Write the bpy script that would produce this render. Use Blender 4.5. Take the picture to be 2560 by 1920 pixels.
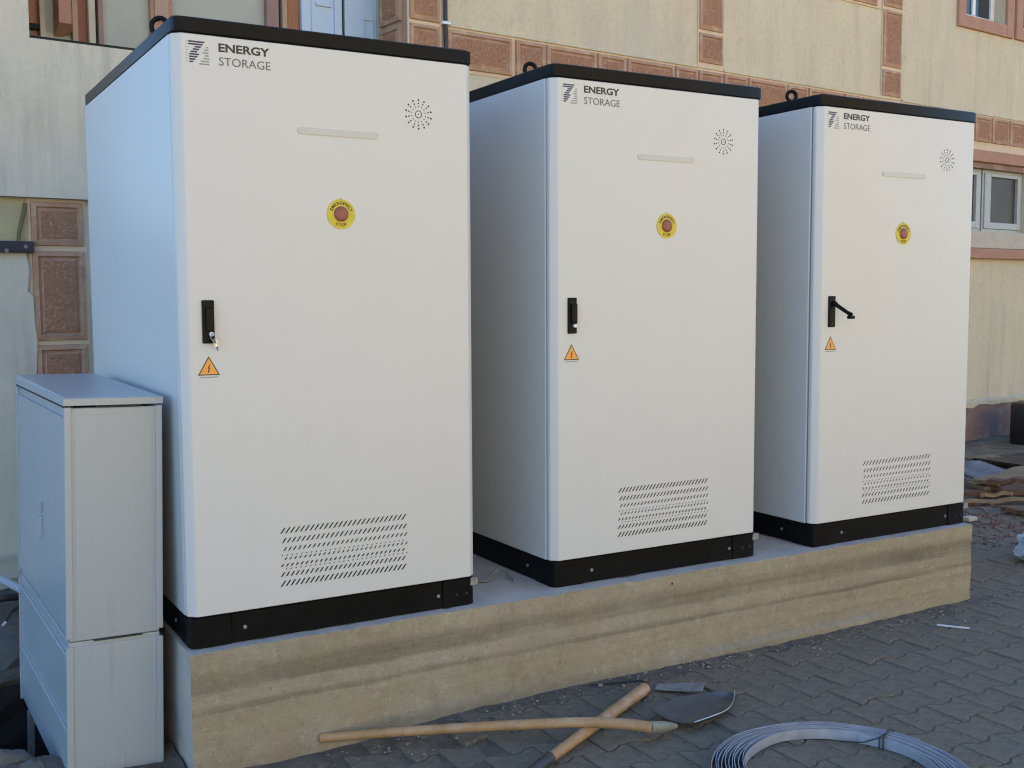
import bpy, bmesh, math, random
from mathutils import Vector, Matrix, noise as mnoise
R = math.radians
rnd = random.Random(7)
for o in list(bpy.data.objects): bpy.data.objects.remove(o, do_unlink=True)
scn = bpy.context.scene
COL = scn.collection

# ------------------------------------------------------------------ camera
cd = bpy.data.cameras.new('camera'); cam = bpy.data.objects.new('camera', cd); COL.objects.link(cam)
cd.sensor_width = 36.0; cd.lens = 2748.66/2560*36; cd.clip_start = .05; cd.clip_end = 1000
yaw, pitch, roll = .5295, -.0808, -.0048
fw = Vector((math.sin(yaw)*math.cos(pitch), math.cos(yaw)*math.cos(pitch), math.sin(pitch)))
rt = Vector((math.cos(yaw), -math.sin(yaw), 0)); up = rt.cross(fw)
r2 = rt*math.cos(roll)+up*math.sin(roll); u2 = up*math.cos(roll)-rt*math.sin(roll)
M = Matrix((r2, u2, -fw)).transposed().to_4x4(); M.translation = Vector((-.933, -3.857, 1.6646))
cam.matrix_world = M
scn.camera = cam
scn.cycles.filter_width = 1.1
scn.render.resolution_x = 1024; scn.render.resolution_y = 768

# ------------------------------------------------------------------ sky, sun, exposure
SUN_DIR = Vector((.50, .62, .66)).normalized()           # towards the sun: high behind the building, which shades the whole yard in view
SUN_E, SUN_ANG, SKY_S, EXPO = 5.0, .5, .125, 1.80
w = bpy.data.worlds.new('World'); scn.world = w; w.use_nodes = True
nt = w.node_tree; nt.nodes.clear()
sky = nt.nodes.new('ShaderNodeTexSky'); sky.sky_type = 'NISHITA'; sky.sun_disc = False
sky.sun_elevation = math.asin(SUN_DIR.z); sky.sun_rotation = math.atan2(SUN_DIR.x, SUN_DIR.y)
sky.air_density = 1.0; sky.dust_density = 0.; sky.ozone_density = 7.
bg = nt.nodes.new('ShaderNodeBackground'); bg.inputs['Strength'].default_value = SKY_S
wo = nt.nodes.new('ShaderNodeOutputWorld')
nt.links.new(sky.outputs[0], bg.inputs[0]); nt.links.new(bg.outputs[0], wo.inputs[0])
sd = bpy.data.lights.new('sun', 'SUN'); sd.energy = SUN_E; sd.angle = R(SUN_ANG); sd.color = (1, .90, .60)
so = bpy.data.objects.new('sun', sd); COL.objects.link(so)
so.rotation_euler = (-SUN_DIR).to_track_quat('-Z', 'Y').to_euler()
vs = scn.view_settings; vs.view_transform = 'Standard'; vs.look = 'None'; vs.exposure = EXPO; vs.gamma = 1; vs.use_curve_mapping = False

# ------------------------------------------------------------------ materials
MATS = {}
def mat(name, c1, c2=None, scale=6., rough=.6, bump=0., bscale=60., metal=0., stretch=(1, 1, 1), island=0., spec=.5,
        c3=None, s3=1., t3=(.5, .7), stretch3=(1, 1, 1), detail=6., rvar=.0, coat=0.):
    m = bpy.data.materials.new(name); m.use_nodes = True; MATS[name] = m
    n = m.node_tree; b = n.nodes['Principled BSDF']; L = n.links.new
    b.inputs['Roughness'].default_value = rough; b.inputs['Metallic'].default_value = metal
    b.inputs['Specular IOR Level'].default_value = spec
    if coat: b.inputs['Coat Weight'].default_value = coat; b.inputs['Coat Roughness'].default_value = .15
    c2 = c2 or c1
    tc = n.nodes.new('ShaderNodeTexCoord')
    def nz(sc, st, det=6., ro=.6):
        mp = n.nodes.new('ShaderNodeMapping'); mp.inputs['Scale'].default_value = st
        L(tc.outputs['Object'], mp.inputs[0])
        t = n.nodes.new('ShaderNodeTexNoise'); t.inputs['Scale'].default_value = sc; t.inputs['Detail'].default_value = det; t.inputs['Roughness'].default_value = ro
        L(mp.outputs[0], t.inputs[0]); return t
    t = nz(scale, stretch, detail)
    cr = n.nodes.new('ShaderNodeMapRange'); cr.inputs[1].default_value = .3; cr.inputs[2].default_value = .7; L(t.outputs[0], cr.inputs[0])
    mx = n.nodes.new('ShaderNodeMix'); mx.data_type = 'RGBA'
    mx.inputs[6].default_value = (*c1, 1); mx.inputs[7].default_value = (*c2, 1); L(cr.outputs[0], mx.inputs[0])
    out = mx.outputs[2]
    if c3:
        t3n = nz(s3, stretch3, 8., .65)
        r3 = n.nodes.new('ShaderNodeMapRange'); r3.inputs[1].default_value = t3[0]; r3.inputs[2].default_value = t3[1]; L(t3n.outputs[0], r3.inputs[0])
        m3 = n.nodes.new('ShaderNodeMix'); m3.data_type = 'RGBA'; m3.inputs[7].default_value = (*c3, 1)
        L(out, m3.inputs[6]); L(r3.outputs[0], m3.inputs[0]); out = m3.outputs[2]
    if island:
        g = n.nodes.new('ShaderNodeNewGeometry'); a = n.nodes.new('ShaderNodeMapRange')
        a.inputs[3].default_value = 1-island; a.inputs[4].default_value = 1+island; L(g.outputs['Random Per Island'], a.inputs[0])
        h = n.nodes.new('ShaderNodeHueSaturation'); L(a.outputs[0], h.inputs['Value']); L(out, h.inputs['Color']); out = h.outputs[0]
    L(out, b.inputs['Base Color'])
    if rvar:
        rr = n.nodes.new('ShaderNodeMapRange'); rr.inputs[3].default_value = rough-rvar; rr.inputs[4].default_value = rough+rvar
        L(t.outputs[0], rr.inputs[0]); L(rr.outputs[0], b.inputs['Roughness'])
    if bump:
        t2 = nz(bscale, (1, 1, 1), 4.)
        bp = n.nodes.new('ShaderNodeBump'); bp.inputs['Strength'].default_value = min(1, bump); bp.inputs['Distance'].default_value = .01
        L(t2.outputs[0], bp.inputs['Height']); L(bp.outputs[0], b.inputs['Normal'])
    return m
# cabinets
mat('cabinet_paint', (.55, .548, .512), (.565, .563, .527), 1.3, .42, .02, 350, rvar=.04)
mat('black_coating', (.005, .005, .005), (.008, .008, .008), 9, .34, .04, 300, spec=.1)
mat('gap_dark', (.02, .022, .025), rough=.9)
mat('hole_dark', (.03, .03, .03), rough=.9)
mat('light_bar_plastic', (.455, .455, .43), (.475, .475, .45), 8, .3)
mat('estop_yellow', (.52, .42, .02), (.58, .46, .03), 20, .5)
mat('estop_red', (.27, .085, .05), (.21, .065, .035), 60, .5)
mat('print_black', (.02, .02, .022), rough=.5)
mat('print_grey', (.10, .10, .105), rough=.5)
mat('print_navy', (.03, .03, .085), rough=.5)
mat('print_sage', (.22, .27, .24), rough=.5)
mat('warn_orange', (.78, .34, .06), (.74, .31, .05), 25, .5)
mat('lock_white', (.72, .72, .70), rough=.3)
mat('key_metal', (.5, .5, .48), rough=.35, metal=.8)
mat('bracket_metal', (.26, .26, .25), (.18, .18, .17), 40, .5, metal=.3)
# concrete
mat('slab_concrete', (.365, .312, .205), (.275, .234, .15), 2.2, .92, .6, 160, stretch=(.30, 1, 5.5))
mat('slab_top_concrete', (.50, .45, .38), (.40, .36, .31), 5, .85, .35, 110)
# building
mat('wall_plaster', (.66, .575, .385), (.60, .515, .34), 2.2, .95, .55, 160, c3=(.50, .43, .29), s3=2.6, t3=(.50, .85), stretch3=(1.6, 1.6, .5))
mat('left_plaster', (.62, .57, .44), (.56, .515, .395), 2.0, .95, .35, 140, c3=(.40, .375, .30), s3=3., t3=(.52, .8), stretch3=(3, 3, .4))
mat('cream_mortar', (.66, .52, .35), (.58, .45, .30), 12, .95, .3, 120)
mat('tile_frame', (.44, .265, .165), (.36, .20, .12), 8, .85, .3, 150, c3=(.52, .36, .235), s3=9, t3=(.5, .7), island=.10)
mat('tile_panel', (.41, .205, .115), (.26, .13, .07), 45, .95, 1., 110, c3=(.54, .33, .215), s3=60, t3=(.56, .66), island=.12)
mat('trim_pink', (.43, .24, .155), (.36, .19, .12), 9, .9, .3, 120)
mat('plinth_pink', (.30, .17, .13), (.24, .14, .10), 5, .95, .4, 90, c3=(.36, .27, .2), s3=6)
mat('pvc_white', (.72, .73, .71), rough=.35)
mat('pvc_film', (.42, .42, .37), (.34, .34, .30), 30, .45, c3=(.15, .17, .18), s3=55, t3=(.62, .68))
mat('glass_dark', (.035, .04, .045), rough=.06, spec=.6)
mat('glass_brown', (.085, .068, .042), (.06, .05, .032), 3, .35, spec=.15)
mat('room_dark', (.06, .05, .04), rough=.9)
mat('sill_grey', (.52, .46, .36), (.44, .39, .30), 8, .9, .4, 90)
mat('wood_redbrown', (.26, .085, .04), (.20, .06, .03), 12, .6, .2, 90, stretch=(6, 6, .6))
mat('wood_orange', (.34, .14, .06), (.26, .10, .045), 10, .6, .2, 90, stretch=(6, 6, .6))
mat('stone_mauve', (.30, .20, .16), (.25, .16, .13), 10, .9, .3, 100)
mat('stone_tan', (.42, .30, .20), (.36, .25, .17), 10, .9, .3, 100)
mat('cream_column', (.52, .47, .34), (.44, .40, .29), 7, .9, .3, 110)
mat('loggia_plaster', (.42, .43, .35), (.36, .375, .31), 2.5, .95, .3, 120)
mat('door_paint', (.43, .55, .66), (.40, .52, .63), 4, .35)
mat('matt_black', (.02, .018, .015), rough=.95)  # near-black shared by the dark rail, box underside and thin strips
mat('cable_black', (.022, .02, .018), rough=.5)
mat('steel_bar_black', (.025, .025, .032), rough=.5, bump=.2, bscale=80)
mat('patch_yellow', (.48, .41, .20), (.40, .36, .22), 5, .95, .3, 100)
mat('stick_olive', (.17, .14, .06), (.12, .10, .045), 20, .85)
# ground
mat('paver', (.205, .170, .112), (.108, .092, .062), 20, .88, .9, 170, island=.30, c3=(.235, .185, .125), s3=5.5, t3=(.46, .70))
mat('sand_bed', (.05, .047, .042), (.035, .033, .03), 12, .98, .8, 60)
mat('dirt', (.135, .112, .080), (.085, .070, .052), 9, .98, 1., 40, c3=(.16, .135, .10), s3=22, t3=(.56, .72))
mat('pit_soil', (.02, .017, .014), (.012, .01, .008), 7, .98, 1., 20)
mat('gravel', (.30, .26, .20), (.15, .13, .10), 9, .95, .3, 100, island=.35)
mat('gravel_red', (.25, .145, .12), (.17, .11, .095), 9, .95, .3, 100, island=.35)
mat('rock', (.15, .145, .12), (.09, .088, .075), 6, .95, .7, 45)
mat('far_ground', (.42, .34, .24), (.35, .28, .19), 1, .95, c3=(.28, .23, .16), s3=2.5)
mat('house_render', (.74, .61, .42), (.68, .56, .38), 1.5, .95, .3, 90)
mat('roof_tile', (.30, .13, .08), (.24, .10, .06), 8, .9, .4, 30)
# utility box, tools
mat('box_plastic', (.34, .375, .385), (.315, .35, .36), 2.5, .30, .05, 200, stretch=(1, 1, .2), c3=(.26, .265, .255), s3=5, t3=(.6, .85), stretch3=(3, 3, .3))
mat('handle_wood', (.40, .24, .10), (.30, .165, .06), 7, .55, .12, 160, c3=(.50, .34, .20), s3=5, t3=(.45, .75))
mat('tool_steel', (.10, .105, .105), (.06, .064, .066), 7, .45, .2, 90, metal=.35, c3=(.11, .105, .10), s3=14, t3=(.58, .75))
mat('socket_grey', (.24, .23, .18), (.15, .145, .115), 14, .7, .3, 90)
mat('socket_black', (.018, .018, .018), (.05, .048, .045), 25, .55, .3, 90)
mat('galvanised', (.44, .47, .52), (.34, .37, .41), 22, .36, .1, 150, metal=.30)
mat('galvanised_offcut', (.40, .43, .46), (.18, .19, .20), 9, .5, .1, 150, metal=.45)
mat('board_tan', (.30, .22, .12), (.20, .135, .07), 9, .85, .4, 70, stretch=(1, 6, 6))
mat('board_brown', (.17, .095, .05), (.10, .055, .03), 9, .85, .4, 70, stretch=(1, 6, 6))
mat('sheet_grey', (.20, .215, .225), (.13, .14, .15), 7, .8, .4, 60)
mat('bag_white', (.50, .52, .54), (.34, .37, .42), 9, .5)
mat('pipe_white', (.36, .40, .44), rough=.5)
mat('strip_white', (.62, .62, .58), rough=.6)
mat('case_black', (.012, .012, .014), rough=.45)

# extra layers of wear: (stretch, noise scale, low, high, colour, strength)
def layers(name, specs, bumps=()):
    m = MATS[name]; n = m.node_tree; L = n.links.new; b = n.nodes['Principled BSDF']
    src = b.inputs['Base Color'].links[0].from_socket; tc = n.nodes.new('ShaderNodeTexCoord')
    def nz(st, sc, det=8.):
        mp = n.nodes.new('ShaderNodeMapping'); mp.inputs['Scale'].default_value = st; L(tc.outputs['Object'], mp.inputs[0])
        t = n.nodes.new('ShaderNodeTexNoise'); t.inputs['Scale'].default_value = sc; t.inputs['Detail'].default_value = det; t.inputs['Roughness'].default_value = .68
        L(mp.outputs[0], t.inputs[0]); return t.outputs[0]
    for st, sc, lo, hi, col, fac in specs:
        q = n.nodes.new('ShaderNodeMapRange'); q.inputs[1].default_value = lo; q.inputs[2].default_value = hi; q.inputs[4].default_value = fac; L(nz(st, sc), q.inputs[0])
        x = n.nodes.new('ShaderNodeMix'); x.data_type = 'RGBA'; x.inputs[7].default_value = (*col, 1); L(src, x.inputs[6]); L(q.outputs[0], x.inputs[0]); src = x.outputs[2]
    L(src, b.inputs['Base Color'])
    for st, sc, dist, stg in bumps:
        bp = n.nodes.new('ShaderNodeBump'); bp.inputs['Distance'].default_value = dist; bp.inputs['Strength'].default_value = stg
        L(nz(st, sc, 4.), bp.inputs['Height'])
        if b.inputs['Normal'].links: L(b.inputs['Normal'].links[0].from_socket, bp.inputs['Normal'])
        L(bp.outputs[0], b.inputs['Normal'])
U = (1, 1, 1)
layers('slab_concrete', [((.10, 1, 14), 2.0, .54, .70, (.20, .16, .095), .55),        # board grain lines
                         (U, 1.7, .48, .75, (.40, .36, .275), .60),                  # cement bloom
                         ((8, 1, .7), 2.2, .60, .80, (.24, .20, .13), .4),           # runs
                         (U, 34, .53, .68, (.50, .42, .30), .45), (U, 9, .52, .70, (.22, .17, .105), .50), (U, 22, .54, .70, (.20, .155, .095), .38), (U, 60, .57, .70, (.13, .10, .065), .6), (U, 5, .55, .72, (.36, .25, .16), .45)],
       [(U, 18, .006, .35), (U, 90, .003, .5)])
def board_tones(name):                     # every formwork board left its own tone on the concrete
    m = MATS[name]; n = m.node_tree; L = n.links.new; b = n.nodes['Principled BSDF']; src = b.inputs['Base Color'].links[0].from_socket
    tc = n.nodes.new('ShaderNodeTexCoord'); sp = n.nodes.new('ShaderNodeSeparateXYZ'); L(tc.outputs['Object'], sp.inputs[0])
    def nz(st, sc):
        mp = n.nodes.new('ShaderNodeMapping'); mp.inputs['Scale'].default_value = st; L(tc.outputs['Object'], mp.inputs[0])
        t = n.nodes.new('ShaderNodeTexNoise'); t.inputs['Scale'].default_value = sc; t.inputs['Detail'].default_value = 7.; L(mp.outputs[0], t.inputs[0]); return t.outputs[0]
    ma = n.nodes.new('ShaderNodeMath'); ma.operation = 'MULTIPLY_ADD'; ma.inputs[1].default_value = .045; L(nz((.9, 1, 9), 2.), ma.inputs[0]); L(sp.outputs['Z'], ma.inputs[2])
    mr = n.nodes.new('ShaderNodeMapRange'); mr.inputs[1].default_value = .02; mr.inputs[2].default_value = .437; L(ma.outputs[0], mr.inputs[0])
    cr = n.nodes.new('ShaderNodeValToRGB'); L(mr.outputs[0], cr.inputs[0]); el = cr.color_ramp.elements
    st = [(0, .95), (.30, 1.0), (.455, 1.0), (.475, .62), (.50, .70), (.53, 1.0), (.62, .98), (.66, .60), (.80, .66), (.86, .95), (1, 1.0)]
    while len(el) < len(st): el.new(.5)
    for e_, (p_, v_) in zip(el, st): e_.position = p_; e_.color = (v_, v_*.985, v_*.96, 1)
    fr = n.nodes.new('ShaderNodeMapRange'); fr.inputs[1].default_value = .34; fr.inputs[2].default_value = .60; fr.inputs[3].default_value = .25; fr.inputs[4].default_value = 1.; L(nz((.6, 1, 2.5), 1.6), fr.inputs[0])
    mm = n.nodes.new('ShaderNodeMix'); mm.data_type = 'RGBA'; mm.blend_type = 'MULTIPLY'; L(fr.outputs[0], mm.inputs[0]); L(src, mm.inputs[6]); L(cr.outputs[0], mm.inputs[7])
    L(mm.outputs[2], b.inputs['Base Color'])
board_tones('slab_concrete')
layers('slab_top_concrete', [(U, 6, .5, .7, (.30, .275, .24), .6), (U, 50, .58, .7, (.58, .53, .46), .4)], [(U, 25, .004, .3)])
layers('wall_plaster', [(U, 1.3, .46, .70, (.60, .49, .36), .55), (U, 26, .50, .66, (.49, .40, .275), .55), ((3.5, 3.5, .30), 1.6, .52, .76, (.41, .37, .285), .75), ((1.2, 1.2, .5), .9, .50, .72, (.50, .455, .36), .6),
                        (U, 70, .58, .68, (.74, .64, .49), .45), (U, 5, .58, .74, (.40, .345, .265), .45)], [(U, 45, .010, .55), (U, 7, .02, .25)])
layers('left_plaster', [(U, 1.2, .46, .72, (.47, .44, .36), .6), ((3.5, 3.5, .30), 1.8, .55, .80, (.36, .335, .275), .6), (U, 40, .54, .68, (.62, .58, .47), .35)], [(U, 30, .008, .4), (U, 5, .02, .25)])
layers('paver', [(U, 1.1, .47, .66, (.215, .185, .125), .55), (U, 2.7, .50, .68, (.095, .083, .060), .65), (U, 90, .54, .64, (.29, .24, .175), .6), (U, 48, .58, .68, (.06, .052, .04), .65), (U, 7, .53, .68, (.13, .135, .09), .6), (U, .6, .48, .62, (.20, .15, .10), .4), (U, 4.2, .54, .68, (.065, .056, .040), .75), (U, 3.1, .56, .70, (.31, .255, .175), .65), (U, 17, .57, .69, (.055, .048, .035), .6)], [(U, 40, .008, .6), (U, 9, .02, .3)])
layers('cabinet_paint', [(U, .9, .50, .80, (.50, .495, .455), .35), ((5, 5, .5), 1.4, .60, .85, (.47, .46, .42), .25), (U, 130, .66, .72, (.44, .42, .37), .25)], [(U, 1.6, .02, .06)])
layers('box_plastic', [((4, 4, .4), 1.5, .55, .8, (.30, .31, .30), .5), (U, 60, .62, .70, (.27, .26, .23), .4)])
layers('tile_frame', [(U, 14, .55, .72, (.30, .17, .10), .5), (U, 3, .5, .75, (.46, .33, .22), .5)], [(U, 60, .006, .5)])
layers('handle_wood', [(U, 28, .56, .72, (.25, .13, .06), .6), (U, 9, .56, .75, (.44, .36, .26), .6)])
layers('galvanised', [(U, 12, .52, .72, (.26, .27, .29), .6), (U, 45, .6, .7, (.30, .24, .17), .35)])
layers('tool_steel', [(U, 10, .50, .70, (.17, .155, .125), .6), (U, 30, .58, .70, (.10, .06, .035), .5)])
layers('pvc_film', [(U, 9, .5, .7, (.34, .34, .29), .6), (U, 38, .60, .66, (.20, .21, .20), .6)])
layers('trim_pink', [(U, 7, .52, .74, (.33, .185, .125), .6), (U, 40, .58, .7, (.52, .36, .25), .45)], [(U, 40, .006, .5)])

# ------------------------------------------------------------------ mesh helpers
class MB:
    def __init__(s): s.v = []; s.f = []; s.m = []
    def add(s, vs, fs, mi=0):
        o = len(s.v); s.v += [tuple(v) for v in vs]
        for f in fs: s.f.append([i+o for i in f]); s.m.append(mi)
        return s
    def box(s, x0, x1, y0, y1, z0, z1, mi=0, b=0.):
        x0, x1 = min(x0, x1), max(x0, x1); y0, y1 = min(y0, y1), max(y0, y1); z0, z1 = min(z0, z1), max(z0, z1)
        b = min(b, (x1-x0)*.45, (y1-y0)*.45, (z1-z0)*.45)
        if b <= 0:
            v = [(x, y, z) for z in (z0, z1) for y in (y0, y1) for x in (x0, x1)]
            return s.add(v, [(0, 2, 3, 1), (4, 5, 7, 6), (0, 1, 5, 4), (2, 6, 7, 3), (0, 4, 6, 2), (1, 3, 7, 5)], mi)
        bm = bmesh.new(); bmesh.ops.create_cube(bm, size=1)
        for v in bm.verts: v.co = Vector(((x0+x1)/2+v.co.x*(x1-x0), (y0+y1)/2+v.co.y*(y1-y0), (z0+z1)/2+v.co.z*(z1-z0)))
        bmesh.ops.bevel(bm, geom=list(bm.edges), offset=b, segments=2, profile=.5, affect='EDGES')
        return s.bm(bm, mi)
    def bm(s, bm, mi=0):
        bm.verts.index_update(); s.add([v.co for v in bm.verts], [[v.index for v in f.verts] for f in bm.faces], mi); bm.free(); return s
    def prism(s, pts, z0, z1, mi=0):       # polygon in xy extruded along z (counter-clockwise)
        n = len(pts); v = [(x, y, z0) for x, y in pts]+[(x, y, z1) for x, y in pts]
        f = [list(range(n))[::-1], list(range(n, 2*n))]+[(i, (i+1) % n, n+(i+1) % n, n+i) for i in range(n)]
        return s.add(v, f, mi)
    def plate(s, pts, y0, y1, mi=0):       # polygon in xz extruded along y, front at y0
        n = len(pts); v = [(x, y0, z) for x, z in pts]+[(x, y1, z) for x, z in pts]
        f = [list(range(n)), list(range(n, 2*n))[::-1]]+[(i, n+i, n+(i+1) % n, (i+1) % n) for i in range(n)]
        return s.add(v, f, mi)
    def disc(s, x, z, r, y0, y1, n=24, mi=0):
        return s.plate([(x+r*math.cos(2*math.pi*i/n), z+r*math.sin(2*math.pi*i/n)) for i in range(n)], y0, y1, mi)
    def tube(s, P, rad, n=10, mi=0, cap=True):
        P = [Vector(p) for p in P]; k = len(P)
        if not hasattr(rad, '__len__'): rad = [rad]*k
        v = []; prev = None
        for i in range(k):
            t = (P[min(i+1, k-1)]-P[max(i-1, 0)]).normalized()
            a = (prev - t*prev.dot(t)) if prev else t.cross(Vector((0, 0, 1)) if abs(t.z) < .9 else Vector((1, 0, 0)))
            a.normalize(); b = t.cross(a); prev = a
            v += [P[i]+(a*math.cos(2*math.pi*j/n)+b*math.sin(2*math.pi*j/n))*rad[i] for j in range(n)]
        f = [(i*n+j, i*n+(j+1) % n, (i+1)*n+(j+1) % n, (i+1)*n+j) for i in range(k-1) for j in range(n)]
        if cap: f += [list(range(n))[::-1], list(range((k-1)*n, k*n))]
        return s.add(v, f, mi)
    def build(s, name, mats, parent=None, smooth=0.):
        me = bpy.data.meshes.new(name); me.from_pydata(s.v, [], s.f)
        if isinstance(mats, str): mats = [mats]
        for m in mats: me.materials.append(MATS[m])
        if len(mats) > 1:
            for p, i in zip(me.polygons, s.m): p.material_index = i
        me.validate(); me.update()
        bm = bmesh.new(); bm.from_mesh(me); bmesh.ops.recalc_face_normals(bm, faces=bm.faces); bm.to_mesh(me); bm.free()
        if smooth:
            for p in me.polygons: p.use_smooth = True
            me.set_sharp_from_angle(angle=R(smooth))
        o = bpy.data.objects.new(name, me); COL.objects.link(o)
        if parent: o.parent = parent
        return o
def empty(name, loc=(0, 0, 0), rz=0.):
    o = bpy.data.objects.new(name, None); COL.objects.link(o); o.location = loc; o.rotation_euler = (0, 0, rz)
    o.empty_display_size = .1; return o
def tag(o, label=None, cat=None, group=None, kind=None):
    if label: o['label'] = label
    if cat: o['category'] = cat
    if group: o['group'] = group
    if kind: o['kind'] = kind
    return o
def fbm(x, y, z, s=1., o=3):
    return mnoise.fractal(Vector((x*s, y*s, z*s)), 1., 2., o)
def text_mesh(txt, size, bold=0., sx=1.):
    cu = bpy.data.curves.new('t', 'FONT'); cu.body = txt; cu.size = size; cu.offset = bold; cu.extrude = .0004; cu.resolution_u = 3
    ob = bpy.data.objects.new('t', cu); COL.objects.link(ob)
    bpy.context.view_layer.update()
    me = bpy.data.meshes.new_from_object(ob.evaluated_get(bpy.context.evaluated_depsgraph_get()))
    v = [(p.co.x*sx, p.co.y, p.co.z) for p in me.vertices]; f = [list(p.vertices) for p in me.polygons]
    bpy.data.objects.remove(ob); bpy.data.curves.remove(cu); bpy.data.meshes.remove(me)
    return v, f

# ------------------------------------------------------------------ pixel of the 2560 x 1920 photograph -> point at height z (used to measure positions)
def pix(u, v, z):
    d = r2*((u-1280)/2748.66)+u2*((960-v)/2748.66)+fw
    c = M.translation; t = (z-c.z)/d.z
    return c+d*t

# ------------------------------------------------------------------ ground
def zg(x, y):
    d = 0.
    if x < 1.25 and x > -.35:
        t = max(0., min(1., (1.25-x)/1.1)); d = -.055*t*t*(3-2*t)
        if x < 0: d *= max(0., 1+x/.35)
    return d
HX0, HX1, HY0, HY1 = -1.75, -.13, .30, 1.34             # pit beside and under the utility box
g = MB()
XS = [-250, -40, -12, HX0, HX1, 2, 6, 12, 40, 250]; YS = [-250, -40, -8, -2, HY0, HY1, 6, 40, 250]
for i in range(len(XS)-1):
    for j in range(len(YS)-1):
        if XS[i] == HX0 and YS[j] == HY0: continue
        g.add([(XS[i], YS[j], -.075), (XS[i+1], YS[j], -.075), (XS[i+1], YS[j+1], -.075), (XS[i], YS[j+1], -.075)], [(0, 1, 2, 3)])
ground = tag(g.build('ground', 'sand_bed'), kind='structure')
yd = MB(); yd.add([(-90, -60, -.012), (90, -60, -.012), (90, -5.25, -.012), (-90, -5.25, -.012)], [(0, 1, 2, 3)])
tag(yd.build('yard', 'far_ground'), kind='structure')
# loose earth sheet in front of and left of the plinth slab, lumpy
def earth(name, x0, x1, y0, y1, f, step, m, hole=None):
    nx = max(2, int((x1-x0)/step)); ny = max(2, int((y1-y0)/step)); b = MB(); ids = {}
    for j in range(ny+1):
        for i in range(nx+1):
            x = x0+(x1-x0)*i/nx; y = y0+(y1-y0)*j/ny
            ids[i, j] = len(b.v); b.v.append((x, y, f(x, y)))
    for j in range(ny):
        for i in range(nx):
            x = x0+(x1-x0)*(i+.5)/nx; y = y0+(y1-y0)*(j+.5)/ny
            if hole and hole(x, y): continue
            b.f.append([ids[i, j], ids[i+1, j], ids[i+1, j+1], ids[i, j+1]]); b.m.append(0)
    return b.build(name, m, smooth=180)
def inhole(x, y):
    n = .08*fbm(x, y, 3, 4)
    return HX0+.05 < x < HX1-.03 and HY0+.06+n < y < HY1-.03+n
e = earth('bare_earth', -2.6, -.02, -.06, 3.33, lambda x, y: -.012+.03*fbm(x, y, 0, 3.2, 4)+.02*fbm(x, y, 5, 11, 3) - (.05 if y > 1.34 else 0), .035, 'dirt', inhole)
tag(e, kind='structure')
# dirt drifted on the pavers along the slab and up to the left
def drift(x, y):
    d = (-.05-y)
    h = .006*math.exp(-d*d/.012)+.007*fbm(x, y, 2, 9, 4)*math.exp(-d*d/.03)
    if x < .7: h += .028*max(0, 1-abs(x-.05)/.65)*math.exp(-d*d/.02)
    return zg(x, y)+h-.0045-(.02 if d > .2 else 0)
e = earth('dirt_drift', -.55, 4.35, -.33, -.04, drift, .03, 'dirt'); tag(e, kind='structure')
# pit
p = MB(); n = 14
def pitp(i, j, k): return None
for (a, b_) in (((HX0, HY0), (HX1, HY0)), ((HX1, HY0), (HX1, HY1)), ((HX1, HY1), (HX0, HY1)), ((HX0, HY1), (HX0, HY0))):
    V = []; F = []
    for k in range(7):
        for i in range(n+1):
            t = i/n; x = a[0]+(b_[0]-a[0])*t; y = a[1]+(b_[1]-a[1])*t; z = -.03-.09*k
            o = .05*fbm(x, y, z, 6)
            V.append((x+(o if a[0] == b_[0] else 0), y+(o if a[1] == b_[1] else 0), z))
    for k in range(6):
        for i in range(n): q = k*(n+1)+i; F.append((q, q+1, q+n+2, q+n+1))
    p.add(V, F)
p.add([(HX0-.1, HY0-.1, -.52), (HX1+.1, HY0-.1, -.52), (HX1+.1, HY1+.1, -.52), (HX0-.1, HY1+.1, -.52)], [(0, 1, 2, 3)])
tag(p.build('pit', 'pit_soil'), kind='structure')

# pavers: double-T shape, 207 mm x 163 mm pitch, half-bond rows along the slab
PX, PY = .207, .163; G = .0045; AMP = .0130
def paver_outline():
    hx = PX/2-G/2; hy = PY/2-G/2; q = PX/4; s = .020
    top = [(hx, hy+AMP), (q+s, hy+AMP), (q-s, hy-AMP), (-q+s, hy-AMP), (-q-s, hy+AMP), (-hx, hy+AMP)]
    bot = [(-hx, -hy-AMP), (-q-s, -hy-AMP), (-q+s, -hy+AMP), (q-s, -hy+AMP), (q+s, -hy-AMP), (hx, -hy-AMP)]
    return top+bot
def paver_vf():
    o = paver_outline(); n = len(o); c = .0055
    ins = []
    for i in range(n):
        a, b_, d = Vector(o[i-1]), Vector(o[i]), Vector(o[(i+1) % n])
        e1 = (b_-a).normalized(); e2 = (d-b_).normalized()
        n1 = Vector((-e1.y, e1.x)); n2 = Vector((-e2.y, e2.x)); m = (n1+n2); m /= max(.5, m.dot(n1))
        ins.append(b_+m*c)
    v = [(x, y, -.03) for x, y in o]+[(x, y, -.005) for x, y in o]+[(q.x, q.y, 0) for q in ins]
    f = []
    for r in range(2): f += [(r*n+i, r*n+(i+1) % n, (r+1)*n+(i+1) % n, (r+1)*n+i) for i in range(n)]
    # top face split in three convex-ish pieces
    k = 2*n
    f += [(k+0, k+1, k+2, k+9, k+10, k+11), (k+2, k+3, k+8, k+9), (k+3, k+4, k+5, k+6, k+7, k+8)]
    return v, f
pv, pf = paver_vf()
pme = bpy.data.meshes.new('paver'); pme.from_pydata(pv, [], pf); pme.materials.append(MATS['paver'])
bm = bmesh.new(); bm.from_mesh(pme); bmesh.ops.recalc_face_normals(bm, faces=bm.faces); bm.to_mesh(pme); bm.free()
spots = []
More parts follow.
